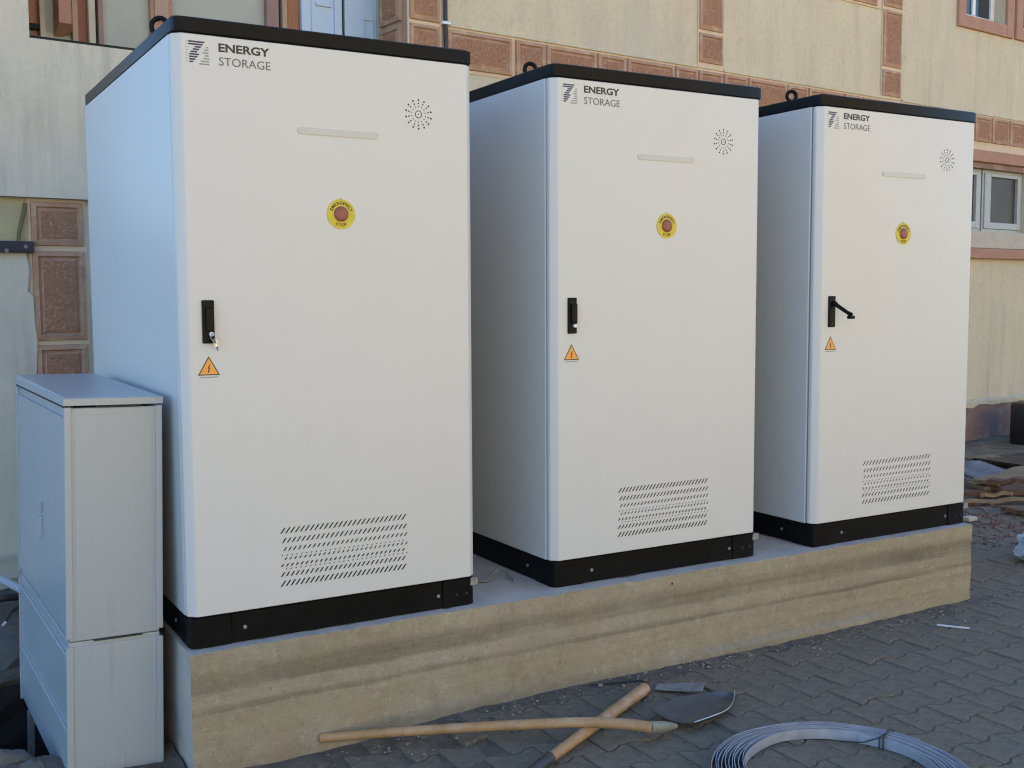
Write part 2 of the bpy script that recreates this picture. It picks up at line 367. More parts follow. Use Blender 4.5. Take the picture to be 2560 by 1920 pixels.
for row in range(-34, 32):
    yc = -.73+row*PY
    for k in range(-26, 46):
        xc = 3.0+.0935+PX/2+k*PX-(0 if row % 2 == 0 else PX/2)
        if not (-2.4 < xc < 11.6 and -5.2 < yc < 4.4): continue
        if -.05 < xc < 4.22 and -.04 < yc < 2.0: continue            # under the slab
        if xc < .0 and yc > .05: continue                            # bare earth on the left
        if 4.2356+(xc-9.878)*math.tan(R(5.8)) < yc+.08: continue     # under the building
        spots.append((xc, yc))
C = M.translation
def vis(x, y):
    d = Vector((x, y, 0))-C; z = d.dot(fw)
    if z < .5: return 0
    u = 1280+2748.66*d.dot(r2)/z; v = 960-2748.66*d.dot(u2)/z
    if not (-40 < u < 2600 and 0 < v < 1990): return 0
    if y > 1.9 and x < 5: return 0
    return 1/z**2
spots.sort(key=lambda s: -vis(*s))
rest = MB()
for i, (x, y) in enumerate(spots):
    rz = rnd.gauss(0, .009); tx = rnd.gauss(0, .010); ty = rnd.gauss(0, .010)
    z = zg(x, y)+rnd.gauss(0, .0016)+.004*fbm(x, y, 1, 1.2)
    if i < 300:
        o = bpy.data.objects.new('paver', pme); COL.objects.link(o); o.parent = ground
        o.location = (x, y, z); o.rotation_euler = (tx, ty, rz)
    else:
        rest.add([(x+a-b_*rz, y+b_+a*rz, z+c+a*ty*-1+b_*tx) for a, b_, c in pv], pf)
o = rest.build('paver_field', 'paver', ground); o['kind'] = 'stuff'
js = earth('joint_sand', -2.4, 11.4, -5.3, 4.3, lambda x, y: zg(x, y)-.0062+.004*fbm(x, y, 1, 1.2)+.0040*fbm(x, y, 6, 5, 3), .07, 'dirt', lambda x, y: (0 < x < 4.15 and .02 < y < 1.95) or (x < 0 and y > .0))
tag(js, kind='structure')

# ------------------------------------------------------------------ concrete slab
SH = .4147; SX0, SX1, SY0, SY1 = -.012, 4.177, -.049, 2.0
slab = empty('concrete_slab', (0, 0, 0))
tag(slab, 'long board-marked concrete plinth slab carrying the three white cabinets', 'concrete slab')
b = MB(); nx, nz_ = 150, 26
seam = [-.12, .028, .135, .235, .325, .41]
def fy(x, z):
    y = SY0
    for i in range(len(seam)-1):
        if seam[i] <= z <= seam[i+1]:
            y += (.0, .003, -.001, .0035, .0)[i]
            dz = min(z-seam[i], seam[i+1]-z)
            y += .0015*math.exp(-dz*dz/4e-5)
    if z < .03: y -= .022*max(0, min(1, (x-1.9)/.5))*max(0, min(1, (3.9-x)/.6))     # grout spilled at the foot
    return y+.004*fbm(x, z, 0, 2.5, 3)+.0022*fbm(x*.3, z, 7, 22, 2)+.0012*fbm(x, z, 2, 30, 2)
V = []; zs = [-.12+(.4147+.12)*k/nz_ for k in range(nz_+1)]
for z in zs:
    for i in range(nx+1):
        x = SX0+(SX1-SX0)*i/nx; V.append((x, fy(x, z)+(.010*max(0, fbm(x, 8, 3, 14, 3)-.1) if z > .41 else 0), z-(.012*max(0, fbm(x, 3, 3, 9, 3)-.05) if z > .41 else 0)))
F = [(k*(nx+1)+i, k*(nx+1)+i+1, (k+1)*(nx+1)+i+1, (k+1)*(nx+1)+i) for k in range(nz_) for i in range(nx)]
b.add(V, F)
b.build('formed_face', 'slab_concrete', slab, smooth=40)
b = MB(); T = [V[nz_*(nx+1)+i] for i in range(nx+1)]
b.add(T+[(t[0], SY1, SH) for t in T], [(i, i+1, nx+2+i, nx+1+i) for i in range(nx)])
b.build('top_face', 'slab_top_concrete', slab, smooth=40)
b = MB()
for X, sgn in ((SX0, -1), (SX1, 1)):
    L_ = [V[k*(nx+1)+(0 if sgn < 0 else nx)] for k in range(nz_+1)]; V2 = []; ny = 12
    for k, q in enumerate(L_):
        for j in range(ny+1):
            y = q[1]+(SY1-q[1])*j/ny
            V2.append((X+(.006*fbm(y, q[2], 9, 4)*(0 if j == 0 or k == nz_ else 1)), y, q[2]+(SH-q[2] if k == nz_ else 0) if j else q[2]))
    b.add(V2, [(k*(ny+1)+j, k*(ny+1)+j+1, (k+1)*(ny+1)+j+1, (k+1)*(ny+1)+j) for k in range(nz_) for j in range(ny)])
b.add([(SX0, SY1, -.12), (SX1, SY1, -.12), (SX1, SY1, SH), (SX0, SY1, SH)], [(0, 1, 2, 3)])
b.build('end_face', 'slab_top_concrete', slab, smooth=40)
for x, z, r in ((1.36, .235, .010), (2.12, .375, .006)):
    bb = MB(); bb.disc(x, z, r, fy(x, z)-.0012, fy(x, z)+.004, 8); bb.build('tie_hole', 'hole_dark', slab)

# ------------------------------------------------------------------ energy storage cabinets
W, D, H = 1.1537, 1.7243, 2.2; LID, PL, CH = .0533, .1138, .03
ENERGY = text_mesh('ENERGY', .0395, .0011, 1.0); STORAGE = text_mesh('STORAGE', .0375, -.0001, 1.0)
def put_text(mb, vf, x0, x1, z0, z1, y):
    v, f = vf; ax = min(p[0] for p in v); bx_ = max(p[0] for p in v); az = min(p[1] for p in v); bz = max(p[1] for p in v)
    mb.add([(x0+(p[0]-ax)/(bx_-ax)*(x1-x0), y-.0006 if p[2] > 0 else y+.0004, z0+(p[1]-az)/(bz-az)*(z1-z0)) for p in v], f)
def arc_text(mb, txt, cx, cz, r, a0, a1, size, y, flip=False):
    for i, ch in enumerate(txt):
        a = a0+(a1-a0)*i/(len(txt)-1); v, f = text_mesh(ch, size, .0004)
        mx = (min(p[0] for p in v)+max(p[0] for p in v))/2; mz = (min(p[1] for p in v)+max(p[1] for p in v))/2
        th = a-math.pi/2 if not flip else a+math.pi/2
        mb.add([(cx+r*math.cos(a)+(p[0]-mx)*math.cos(th)-(p[1]-mz)*math.sin(th), y-.0006 if p[2] > 0 else y+.0003,
                 cz+r*math.sin(a)+(p[0]-mx)*math.sin(th)+(p[1]-mz)*math.cos(th)) for p in v], f)
def chamfer_rect(x0, x1, y0, y1, c, seg=1):
    P = []
    for cx, cy, a in ((x0+c, y0+c, 180), (x1-c, y0+c, 270), (x1-c, y1-c, 0), (x0+c, y1-c, 90)):
        for i in range(seg+1):
            t = R(a+90*i/seg); P.append((cx+c*math.cos(t), cy+c*math.sin(t)))
    return P
def bev_prism(mb, pts, z0, z1, bz, mi=0):
    cx = sum(p[0] for p in pts)/len(pts); cy = sum(p[1] for p in pts)/len(pts); n = len(pts)
    xs = [p[0] for p in pts]; ys = [p[1] for p in pts]; hx = (max(xs)-min(xs))/2; hy = (max(ys)-min(ys))/2; mx = (max(xs)+min(xs))/2; my = (max(ys)+min(ys))/2
    def ins(d): return [(mx+(x-mx)*(hx-d)/hx, my+(y-my)*(hy-d)/hy) for x, y in pts]
    R_ = [(ins(bz), z0), (pts, z0+bz), (pts, z1-bz), (ins(bz), z1)]
    v = [(x, y, z) for ps, z in R_ for x, y in ps]
    f = [list(range(n))[::-1], list(range(3*n, 4*n))]+[(r*n+i, r*n+(i+1) % n, (r+1)*n+(i+1) % n, (r+1)*n+i) for r in range(3) for i in range(n)]
    mb.add(v, f, mi)
def make_cabinet(loc, rz, label, handle, eye, slots=27):
    t = empty('storage_cabinet', loc, rz); tag(t, label, 'cabinet', 'white storage cabinets on the slab')
    z0, z1 = PL, H-LID; DT = .046
    # body: side, back, roof sheets
    b = MB(); b.prism(chamfer_rect(0, W, DT+.013, D, .004), z0, z1-.001); b.build('body', 'cabinet_paint', t)
    b = MB(); b.box(.014, W-.014, DT-.006, DT+.03, z0+.004, z1-.004); b.build('door_seal', 'gap_dark', t)
    # door leaf with rolled vertical edges
    b = MB(); e = [(0, DT), (0, .033), (.0012, .0285), (.0045, .0245), (.0245, .0045), (.0285, .0012), (.033, 0)]
    q = e+[(W-x, y) for x, y in e[::-1]]
    bev_prism(b, q, z0+.002, z1-.0025, .0025)
    door = b.build('door', 'cabinet_paint', t, smooth=25)
    # lid
    b = MB(); bev_prism(b, chamfer_rect(-.001, W+.001, -.003, D+.004, CH, 2), z1, H, .004)
    lid = b.build('lid', 'black_coating', t, smooth=30)
    ex, ey, eh = eye
    b = MB(); rr = .032 if eh > .08 else .025
    b.tube([(ex+rr*math.cos(2*math.pi*i/20)*.9, ey-rr*math.cos(2*math.pi*i/20)*.35, H+eh-rr-.008+rr*math.sin(2*math.pi*i/20)) for i in range(21)], .0095, 8, cap=False)
    b.tube([(ex, ey, H-.002), (ex, ey, H+eh-2*rr-.004)], .012, 8); b.tube([(ex, ey, H-.001), (ex, ey, H+.012)], .022, 12)
    b.build('lifting_eye', 'black_coating', lid, smooth=60)
    # plinth: four corner blocks and cover panels
    pl = MB(); c = .15
    core = MB(); core.box(.02, W-.02, .02, D-.02, .004, PL-.002); plinth = core.build('plinth', 'black_coating', t)
    P = chamfer_rect(.003, W-.003, .003, D-.003, CH, 2)
    for cx, cy, name in ((0, 0, 'l'), (1, 0, 'r'), (0, 1, 'bl'), (1, 1, 'br')):
        xa, xb = (.003, c) if cx == 0 else (W-c, W-.003); ya, yb = (.003, c) if cy == 0 else (D-c, D-.003)
        pts = []
        for x, y in P:
            if xa-.001 <= x <= xb+.001 and ya-.001 <= y <= yb+.001: pts.append((x, y))
        inner = (xb if cx == 0 else xa, yb if cy == 0 else ya)
        e1 = (inner[0], ya if cy == 0 else yb); e2 = (xa if cx == 0 else xb, inner[1])
        ctr = ((xa+xb)/2, (ya+yb)/2)
        allp = pts+[inner, e1, e2]
        allp = sorted(set(allp), key=lambda p: math.atan2(p[1]-ctr[1], p[0]-ctr[0]))
        k = MB(); bev_prism(k, allp, 0, PL-.004, .002); k.build('plinth_corner', 'black_coating', plinth, smooth=30)
    for nm, bx in (('front', (c+.002, W-c-.002, .006, .02)), ('back', (c+.002, W-c-.002, D-.02, D-.006))):
        k = MB(); k.box(bx[0], bx[1], bx[2], bx[3], .002, PL-.006, b=.0015); k.build('plinth_panel', 'black_coating', plinth)
    for bx in ((.006, .02), (W-.02, W-.006)):
        k = MB(); k.box(bx[0], bx[1], c+.002, D-c-.002, .002, PL-.006, b=.0015); k.build('plinth_panel', 'black_coating', plinth)
    for x in (.20, W-c-.022):
        k = MB(); k.disc(x, .055, .0075, .0015, .0075, 6); k.build('bolt', 'bracket_metal', plinth)
    k = MB(); k.tube([(.0075, .22, .055), (.0015, .22, .055)], .0075, 6); k.build('bolt', 'bracket_metal', plinth)
    for x in (W-.09, W-.045):
        k = MB(); k.disc(x, .05, .006, .0015, .006, 8); k.build('bolt_hole', 'hole_dark', plinth)
    # grey tab at the right end of the plinth
    k = MB(); k.add([(W-.030, -.002, PL-.034), (W+.004, -.006, PL-.030), (W+.010, .010, PL-.024), (W+.008, .012, PL-.006), (W+.001, -.004, PL-.003), (W-.026, -.002, PL-.004),
                     (W-.030, .004, PL-.034), (W+.004, .0, PL-.030), (W+.010, .016, PL-.024), (W+.008, .018, PL-.006), (W+.001, .003, PL-.003), (W-.026, .004, PL-.004)],
                    [(0, 1, 4, 5), (1, 2, 3, 4), (6, 11, 10, 7), (7, 10, 9, 8), (0, 6, 7, 1), (1, 7, 8, 2), (2, 8, 9, 3), (3, 9, 10, 4), (4, 10, 11, 5), (5, 11, 6, 0)])
    k.build('corner_tab', 'bracket_metal', plinth)
    # --- things on the door
    k = MB(); pts = []
    for cx, a in ((.739, -90), (.447, 90)):
        pts += [(cx+.012*math.cos(R(a+180*i/8)), 1.845+.012*math.sin(R(a+180*i/8))) for i in range(9)]
    k.plate(pts, -.0032, .001); lb = k.build('light_bar', 'light_bar_plastic', door)
    k = MB()
    for ring, (r_, hr) in enumerate(((.0535, .0036), (.0415, .0030), (.0290, .0022))):
        for i in range(14):
            a = 2*math.pi*(i+.0)/14+math.pi/2
            k.disc(.917+r_*math.cos(a), 1.938+r_*math.sin(a), hr, -.0009, .0005, 8)
    for i in range(20):
        a, a2 = 2*math.pi*i/20, 2*math.pi*(i+1)/20
        k.plate([(.917+.0145*math.cos(a), 1.938+.0145*math.sin(a)), (.917+.0145*math.cos(a2), 1.938+.0145*math.sin(a2)),
                 (.917+.012*math.cos(a2), 1.938+.012*math.sin(a2)), (.917+.012*math.cos(a), 1.938+.012*math.sin(a))][::-1], -.0009, .0005)
    k.disc(.917, 1.938, .0022, -.0009, .0005, 8)
    k.build('speaker_grille', 'hole_dark', door)
    # emergency stop
    k = MB(); k.disc(.595, 1.551, .0545, -.003, .001, 40); k.build('emergency_stop_plate', 'estop_yellow', door)
    k = MB()
    prof = [(.0285, -.003), (.0285, -.0055), (.0265, -.006), (.0255, -.0085), (.0225, -.0105), (.012, -.0115), (0.0001, -.012)]
    ns = 24; V = [(.595+r_*math.cos(2*math.pi*i/ns), y, 1.551+r_*math.sin(2*math.pi*i/ns)) for r_, y in prof for i in range(ns)]
    k.add(V, [(j*ns+i, j*ns+(i+1) % ns, (j+1)*ns+(i+1) % ns, (j+1)*ns+i) for j in range(len(prof)-1) for i in range(ns)])
    k.build('emergency_stop_button', 'estop_red', door, smooth=40)
    k = MB(); arc_text(k, 'EMERGENCY', .595, 1.551, .0405, R(158), R(22), .0155, -.0034); k.box(.594, .596, -.004, .0, 1.6055, 1.6095); k.build('emergency_lettering', 'print_black', door)
    k = MB(); arc_text(k, 'STOP', .595, 1.551, .0405, R(245), R(295), .0155, -.0034, True)
    k.build('stop_lettering', 'print_black', door)
    # vent: slanted louvre slots, rows of dots between
    k = MB()
    rows = [(.392, .021, .0029, 0), (.355, .018, .0028, .004), (.323, .0135, .0027, .007), (.300, .004, .0024, -.004), (.287, .0095, .0026, .009),
            (.263, .0105, .003, -.004), (.249, .004, .0024, .010), (.229, .016, .003, -.003), (.195, .021, .0032, -.002)]
    for zc, hgt, wd, off in rows:
        for i in range(slots):
            x = .348+off+i*.486/(slots-1); dx = .38*hgt
            k.plate([(x-dx-wd, zc-hgt/2), (x-dx+wd, zc-hgt/2), (x+dx+wd, zc+hgt/2), (x+dx-wd, zc+hgt/2)], -.0008, .0005)
    k.build('louvre_vent', 'hole_dark', door)
    # logo bars and lettering
    k = MB(); s = MB()
    navy = [(.0, .0, .066, .008)]
    zt = 2.118; n_ = 9
    bars = [(.010, .066), (.010, .060), (.031, .054), (.025, .048), (.017, .041), (.012, .047), (.012, .041), (.012, .034), (.012, .027)]
    for i, (xa, xb) in enumerate(bars):
        zc = zt-.0085*i; k.plate([(.043+xa, zc-.0028), (.043+xb-.003, zc-.0028), (.043+xb, zc+.0028), (.043+xa, zc+.0028)], -.0007, .0005)
    sg = [(.068, .078), (.062, .078), (.056, .078), (.064, .078), (.058, .080), (.050, .080), (.043, .080)]
    for i, (xa, xb) in enumerate(sg):
        zc = zt-.016-.0095*i; s.plate([(.043+xa, zc-.0024), (.043+xb, zc-.0024), (.043+xb, zc+.0024), (.043+xa+.003, zc+.0024)], -.0007, .0005)
    s.build('logo_accent_bars', 'print_sage', door); s = MB()
    for i in range(8):
        zc = zt-.001-.0095*i; s.plate([(.043+.0, zc-.0008), (.043+.008, zc-.0008), (.043+.008, zc+.0008), (.043+.0, zc+.0008)], -.0007, .0005)
    k.build('logo_bars', 'print_navy', door); s.build('logo_tick_bars', 'print_sage', door)
    k = MB(); put_text(k, ENERGY, .156, .337, 2.092, 2.1215, -.0005); k.build('energy_lettering', 'print_black', door)
    k = MB(); put_text(k, STORAGE, .157, .340, 2.046, 2.0745, -.0005); k.build('storage_lettering', 'print_grey', door)
    # handle
    hx, ha, hb = .094, 1.237, 1.086
    k = MB(); k.box(hx-.021, hx+.021, -.010, .002, hb, ha, b=.003)
    hd = k.build('handle_base', 'black_coating', door)
    if handle == 'open':
        k = MB(); k.tube([(hx+.004, -.014, 1.205), (hx+.012, -.030, 1.19), (hx+.03, -.075, 1.158), (hx+.036, -.098, 1.146)], [.013, .010, .009, .011], 8)
        k.box(hx+.018, hx+.05, -.108, -.084, 1.127, 1.143, b=.003)
        k.build('swing_handle', 'black_coating', door, smooth=50)
        k = MB(); k.disc(hx, 1.105, .007, -.012, -.008, 12); k.build('lock', 'hole_dark', door)
    else:
        k = MB(); k.box(hx-.011, hx+.018, -.021, -.009, 1.128, 1.212, b=.004); k.build('swing_handle', 'black_coating', door)
        k = MB(); k.disc(hx+.007, 1.119, .0075, -.022, -.008, 14); k.build('lock', 'lock_white', door)
    # warning triangle
    def tri(s_, cx, cz): return [(cx-s_*.866, cz-s_*.5), (cx+s_*.866, cz-s_*.5), (cx, cz+s_)]
    k = MB(); k.plate(tri(.0445, .093, .9965), -.0008, .0005); k.build('warning_sign_border', 'print_black', door)
    k = MB(); k.plate(tri(.0375, .093, .9965), -.0014, -.0002); k.build('warning_sign', 'warn_orange', door)
    k = MB(); k.plate([(.0955, 1.0125), (.0885, .9985), (.0925, .9985), (.0905, .9895), (.0885, .9895), (.0920, .9815), (.0955, .9895), (.0935, .9895), (.0975, 1.0015), (.0935, 1.0015), (.0985, 1.0125)][::-1], -.0020, -.0012)
    k.build('lightning_bolt', 'print_black', door)
    k = MB(); k.box(.060, .124, -.0008, .0005, .9655, .9690); k.build('warning_caption', 'print_sage', door)
    return t
make_cabinet((0, 0, SH), 0, 'tall white storage cabinet nearest the camera, keys hanging in its lock', 'keys', (.058, .42, .092))
make_cabinet((1.5402, .0289, SH), -.0039, 'tall white storage cabinet in the middle of the row of three', 'plain', (.075, .30, .065))
make_cabinet((3.0384, 0, SH), 0, 'tall white storage cabinet farthest along the slab, its door handle swung out', 'open', (.075, .27, .068), 22)
# keys of the first cabinet
kx, kz = .101, SH+1.119
k = MB(); k.box(kx-.001, kx+.001, -.038, -.021, kz-.004, kz+.004)
k.tube([(kx+.008*math.cos(a*.5), -.036, kz-.010+.011*math.sin(a*.5)) for a in range(13)], .0012, 6, cap=False)
k.tube([(kx+.002, -.034, kz-.018), (kx+.012, -.03, kz-.036), (kx+.020, -.02, kz-.058)], [.007, .0055, .002], 6)
k.box(kx+.004, kx+.016, -.036, -.033, kz-.045, kz-.018, b=.001)
keys = tag(k.build('key_bunch', 'key_metal'), 'small metal keys hanging from the lock of the nearest cabinet', 'keys')

# thin cable end on the slab between the first two cabinets
k = MB(); P = [pix(1196, 1452, SH+.01), pix(1215, 1453, SH+.006), pix(1232, 1432, SH+.03), pix(1248, 1420, SH+.045), pix(1264, 1424, SH+.035), pix(1275, 1440, SH+.012), pix(1284, 1450, SH+.006)]
k.tube(P, [.006, .008, .007, .005, .005, .006, .004], 7); tag(k.build('cable_scrap', 'sheet_grey', smooth=60), 'scrap of grey cable arching over the slab between two cabinets', 'cable')

# ------------------------------------------------------------------ grey utility box
ub = empty('utility_box', (-.070, .145, 0)); ub.rotation_euler = (0, R(1.45), R(1.2))
tag(ub, 'grey plastic cable distribution box standing left of the slab', 'utility box')
BW, BD, BH = .33, 1.17, 1.313
b = MB(); b.box(-BW+.012, -.012, .006, BD-.006, .46, BH-.036, b=.004); b.build('body', 'box_plastic', ub)
# lower housing
b = MB(); b.box(-BW+.010, -.010, .010, BD-.01, -.10, .457, b=.004)
b.build('base_housing', 'box_plastic', ub)
# corner posts
for x0, x1 in ((-BW, -BW+.024), (-.024, 0)):
    for ya, yb in ((0, .022), (BD-.022, BD)):
        for za, zb in ((.47, BH-.033), (-.10, .442)):
            b = MB(); b.box(x0, x1, ya, yb, za, zb, b=.003); b.build('corner_post', 'box_plastic', ub)
# hood: slightly pitched roof with skirt
b = MB(); rz_ = [(-.004, BH-.040), (-.004, BH-.006)]
V = [(-BW-.002, -.002, BH-.027), (.002, -.002, BH-.027), (.002, BD+.002, BH-.027), (-BW-.002, BD+.002, BH-.027),
     (-BW-.002, -.002, BH-.004), (.002, -.002, BH-.004), (.002, BD+.002, BH-.004), (-BW-.002, BD+.002, BH-.004),
     (-BW+.006, .008, BH), (-.006, .008, BH), (-.006, BD-.008, BH+.012), (-BW+.006, BD-.008, BH+.012)]
b.add(V, [(3, 2, 1, 0), (0, 1, 5, 4), (1, 2, 6, 5), (2, 3, 7, 6), (3, 0, 4, 7), (4, 5, 9, 8), (5, 6, 10, 9), (6, 7, 11, 10), (7, 4, 8, 11), (8, 9, 10, 11)])
b.build('hood', 'box_plastic', ub)
b = MB(); b.box(-BW*.68, -BW*.22, .0015, .02, BH-.0345, BH-.0275); b.build('vent_slot', 'hole_dark', ub)
b = MB(); b.box(-BW*.72, -BW*.22, .0015, .03, .4545, .4605); b.build('vent_slot', 'hole_dark', ub)
b = MB(); b.box(-BW-.001, -BW+.03, .01, BD-.01, BH-.0345, BH-.0275); b.build('vent_slot', 'hole_dark', ub)
# shallow raised panel on the narrow end
b = MB(); b.box(-.296, -.034, .0046, .01, .48, BH-.060, b=.001); b.build('end_panel', 'box_plastic', ub)
b = MB(); b.box(-.31, -.022, .005, .014, -.05, .44, b=.003); b.build('base_cover', 'box_plastic', ub)
b = MB(); b.box(-.205, -.135, .0015, .009, -.05, .035, b=.002); b.build('cable_flap', 'box_plastic', ub)
# long door side (faces left)
for ya, yb in ((.03, .60), (.61, BD-.03)):
    b = MB(); b.box(-BW+.003, -BW+.02, ya, yb, .49, BH-.07, b=.003); dl = b.build('door', 'box_plastic', ub)
    if ya > .5: continue
    h = MB(); h.box(-BW-.012, -BW+.004, .50, .530, .735, .82, b=.003); h.build('door_handle', 'pipe_white', dl)
    h = MB(); h.box(-BW-.008, -BW+.004, .500, .530, .835, .875, b=.003); h.build('door_lock', 'box_plastic', dl)
# diagonal stiffening ridges on the lower left side
for za in (.40, .13):
    b = MB(); b.box(-BW+.001, -BW+.012, .03, BD-.03, za-.012, za+.012, b=.004); b.build('stiffener', 'box_plastic', ub)
b = MB(); b.box(-BW+.005, -BW+.03, BD-.20, BD-.175, -.52, -.10); b.build('leg', 'bracket_metal', ub)
b = MB(); b.box(-.05, -.025, BD-.20, BD-.175, -.52, -.10); b.build('leg', 'bracket_metal', ub)
b = MB(); b.box(-BW+.03, -.03, .06, BD-.06, -.115, -.101); b.build('underside', 'matt_black', ub)

# ------------------------------------------------------------------ building (local x along the facade, y into the building)
bl = empty('building', (9.878, 4.2356, 0), R(5.8))
tag(bl, 'beige rendered building with pink tile bands behind the cabinets', 'building')
def part(name, m, *boxes, b=0., parent=None):
    k = MB()
    for q in boxes: k.box(*q, b=b)
    return k.build(name, m, parent or bl)
S0, S1, TOP, TH = -10.75, 9., 8.2, .30
LO0, LO1, LOZ0, LOZ1 = -9.98, -7.41, 3.167, 5.9           # loggia opening
W1 = (-.40, .42, 4.67, 5.9); W2 = (.746, 1.66, 4.67, 5.9); W3 = (-.62, .99, 2.355, 3.055)
# outer wall in pieces that butt against each other
part('wall', 'wall_plaster',
     (-9.3, W3[0], 0, TH, -.3, 3.055), (W3[0], W3[1], 0, TH, -.3, W3[2]), (W3[1], S1, 0, TH, -.3, 3.055),
     (LO1, S1, 0, TH, 3.055, W1[2]),
     (LO1, W1[0], 0, TH, W1[2], W1[3]), (W1[1], W2[0], 0, TH, W1[2], W1[3]), (W2[1], S1, 0, TH, W1[2], W1[3]),
     (S0, S1, 0, TH, W1[3], TOP))
part('parapet_wall', 'left_plaster', (S0, LO0, -.045, TH, 2.25, W1[3]), (LO0, LO1-.01, -.045, .16, 2.25, LOZ0), (LO0, LO1-.01, .165, TH+.2, 2.25, 2.9))
part('lower_wall', 'left_plaster', (S0, -9.302, .02, TH, -.3, 2.249))
part('parapet_top_strip', 'matt_black', (LO0, LO1-.02, -.040, .155, LOZ0, LOZ0+.016))  # thin black strip along the top edge of the parapet
part('side_jamb', 'wood_redbrown', (LO0-.02, LO0+.012, .02, .44, LOZ0+.02, LOZ1-.01))
# inside faces of the building: back of loggia and its reveal
BK = .47
part('loggia_back_wall', 'loggia_plaster', (S0+.2, LO1+.4, BK, BK+.2, 2.4, LOZ1))
part('loggia_reveal', 'stone_tan', (LO1-.003, LO1+.4, .003, BK-.002, 2.6, LOZ1-.002))
part('loggia_ceiling', 'left_plaster', (S0+.2, LO1, TH+.001, BK-.001, LOZ1-.3, LOZ1-.01))
part('roof_slab', 'wall_plaster', (S0, S1, TH, 9., TOP-.3, TOP)); part('rear_wall', 'wall_plaster', (S0, S1, 8.7, 9., -.3, TOP-.301))
part('end_wall', 'wall_plaster', (S0, S0+.3, TH+.001, 8.699, -.3, TOP-.301), (S1-.3, S1, TH+.001, 8.699, -.3, TOP-.301))
# loggia back-wall dressing
def strip(m, s0, s1, proud, z0=2.95, z1=5.5, name='moulding'):
    part(name, m, (s0, s1, BK-proud, BK+.02, z0, z1), b=.004)
strip('wood_orange', -9.93, -9.812, .02, 3.362, 5.4, 'brown_panel'); strip('matt_black', -9.93, -9.806, .05, 3.325, 3.36, 'dark_rail'); strip('stone_mauve', -9.93, -9.815, .02, 2.95, 3.323, 'brown_panel')
strip('cream_column', -9.810, -9.778, .06, name='column'); strip('loggia_plaster', -9.776, -9.722, .03, name='column')
strip('loggia_plaster', -9.722, -9.616, .02, 2.95, 3.30, 'column')
k = MB(); yb = BK
k.add([(-9.722, BK-.16, 3.36), (-9.65, BK-.16, 3.36), (-9.616, BK-.05, 3.34), (-9.69, BK-.02, 3.30), (-9.722, BK-.02, 3.30), (-9.616, BK-.02, 3.33),
       (-9.722, BK-.16, 5.3), (-9.65, BK-.16, 5.3), (-9.616, BK-.05, 5.3), (-9.616, BK, 5.3), (-9.722, BK, 5.3)],
      [(0, 1, 7, 6), (1, 2, 8, 7), (2, 5, 9, 8), (0, 4, 10, 6), (0, 4, 3, 1), (1, 3, 5, 2), (6, 7, 8, 9, 10)])
k.build('corbel', 'trim_pink', bl)
strip('stone_tan', -9.614, -9.578, .05); strip('wood_redbrown', -9.576, -9.517, .025); strip('cream_column', -9.515, -9.473, .06); strip('matt_black', -9.472, -9.453, .01); strip('stone_mauve', -9.452, -9.422, .05)  # the black strip is a gap's shade put into colour, not a moulding
strip('trim_pink', -9.112, -8.962, .035, 2.95, 5.5, 'pilaster'); strip('stone_tan', -9.085, -8.99, .045, 3.48, 5.4, 'pilaster')
strip('stone_mauve', -8.297, -8.206, .05, name='pilaster'); strip('matt_black', -8.204, -8.184, .012); strip('stone_tan', -8.182, -8.147, .06); strip('wood_orange', -8.145, -8.040, .03)  # the black strip paints in the dark groove beside the pilaster
# pale blue double door
dd = empty('entrance_door'); dd.parent = bl
# (door and its pieces are one part with sub-parts)
bpy.data.objects.remove(dd)
dr = part('door', 'door_paint', (-8.036, -7.962, BK-.06, BK+.01, 2.9, 5.3), (-7.961, LO1-.005, BK-.02, BK+.01, 2.9, 5.3), b=.004)
def dpart(name, m, *bx, b=.003): return part(name, m, *bx, b=b, parent=dr)
dpart('door_leaf', 'door_paint', (-7.956, -7.712, BK-.048, BK-.02, 2.92, 5.2)); dpart('door_leaf', 'door_paint', (-7.686, LO1-.012, BK-.048, BK-.02, 2.92, 5.2))
dpart('meeting_stile', 'door_paint', (-7.775, -7.715, BK-.062, BK-.048, 2.92, 5.2)); dpart('door_gap', 'gap_dark', (-7.711, -7.688, BK-.026, BK-.018, 2.92, 5.2), b=0)
for q in ((-7.555, -7.455, 3.70, 3.725), (-7.555, -7.535, 2.98, 3.70), (-7.475, -7.455, 2.98, 3.70)):
    dpart('door_moulding', 'door_paint', (q[0], q[1], BK-.062, BK-.047, q[2], q[3]))
for q in ((-7.92, -7.80, 3.75, 3.775),): dpart('door_moulding', 'door_paint', (q[0], q[1], BK-.062, BK-.047, q[2], q[3]))
dpart('door_lock', 'print_navy', (-7.775, -7.715, BK-.085, BK-.061, 3.44, 3.485))
# tiles
def tile(s0, s1, z0, z1, axis='f', at=0.):
    w_, h_ = s1-s0, z1-z0; q = min(1, min(w_, h_)/.28)
    rings = [(0, 0), (.006, -.026), (.032*q, -.033), (.041*q, -.016), (.047*q, -.016), (.060*q, -.029)]
    k = MB(); V = []; 
    for d, y in rings: V += [(s0+d, y, z0+d), (s1-d, y, z0+d), (s1-d, y, z1-d), (s0+d, y, z1-d)]
    if axis == 'j': V = [(at+y, x, z) for x, y, z in V]
    else: V = [(x, y+at, z) for x, y, z in V]
    n_ = len(rings); F1 = [(r_*4+i, r_*4+(i+1) % 4, r_*4+4+(i+1) % 4, r_*4+4+i) for r_ in range(n_-1) for i in range(4)]
    k.add(V, F1, 0); k.f.append([(n_-1)*4+i for i in range(4)]); k.m.append(1)
    return k.build('tile', ['tile_frame', 'tile_panel'], bl)
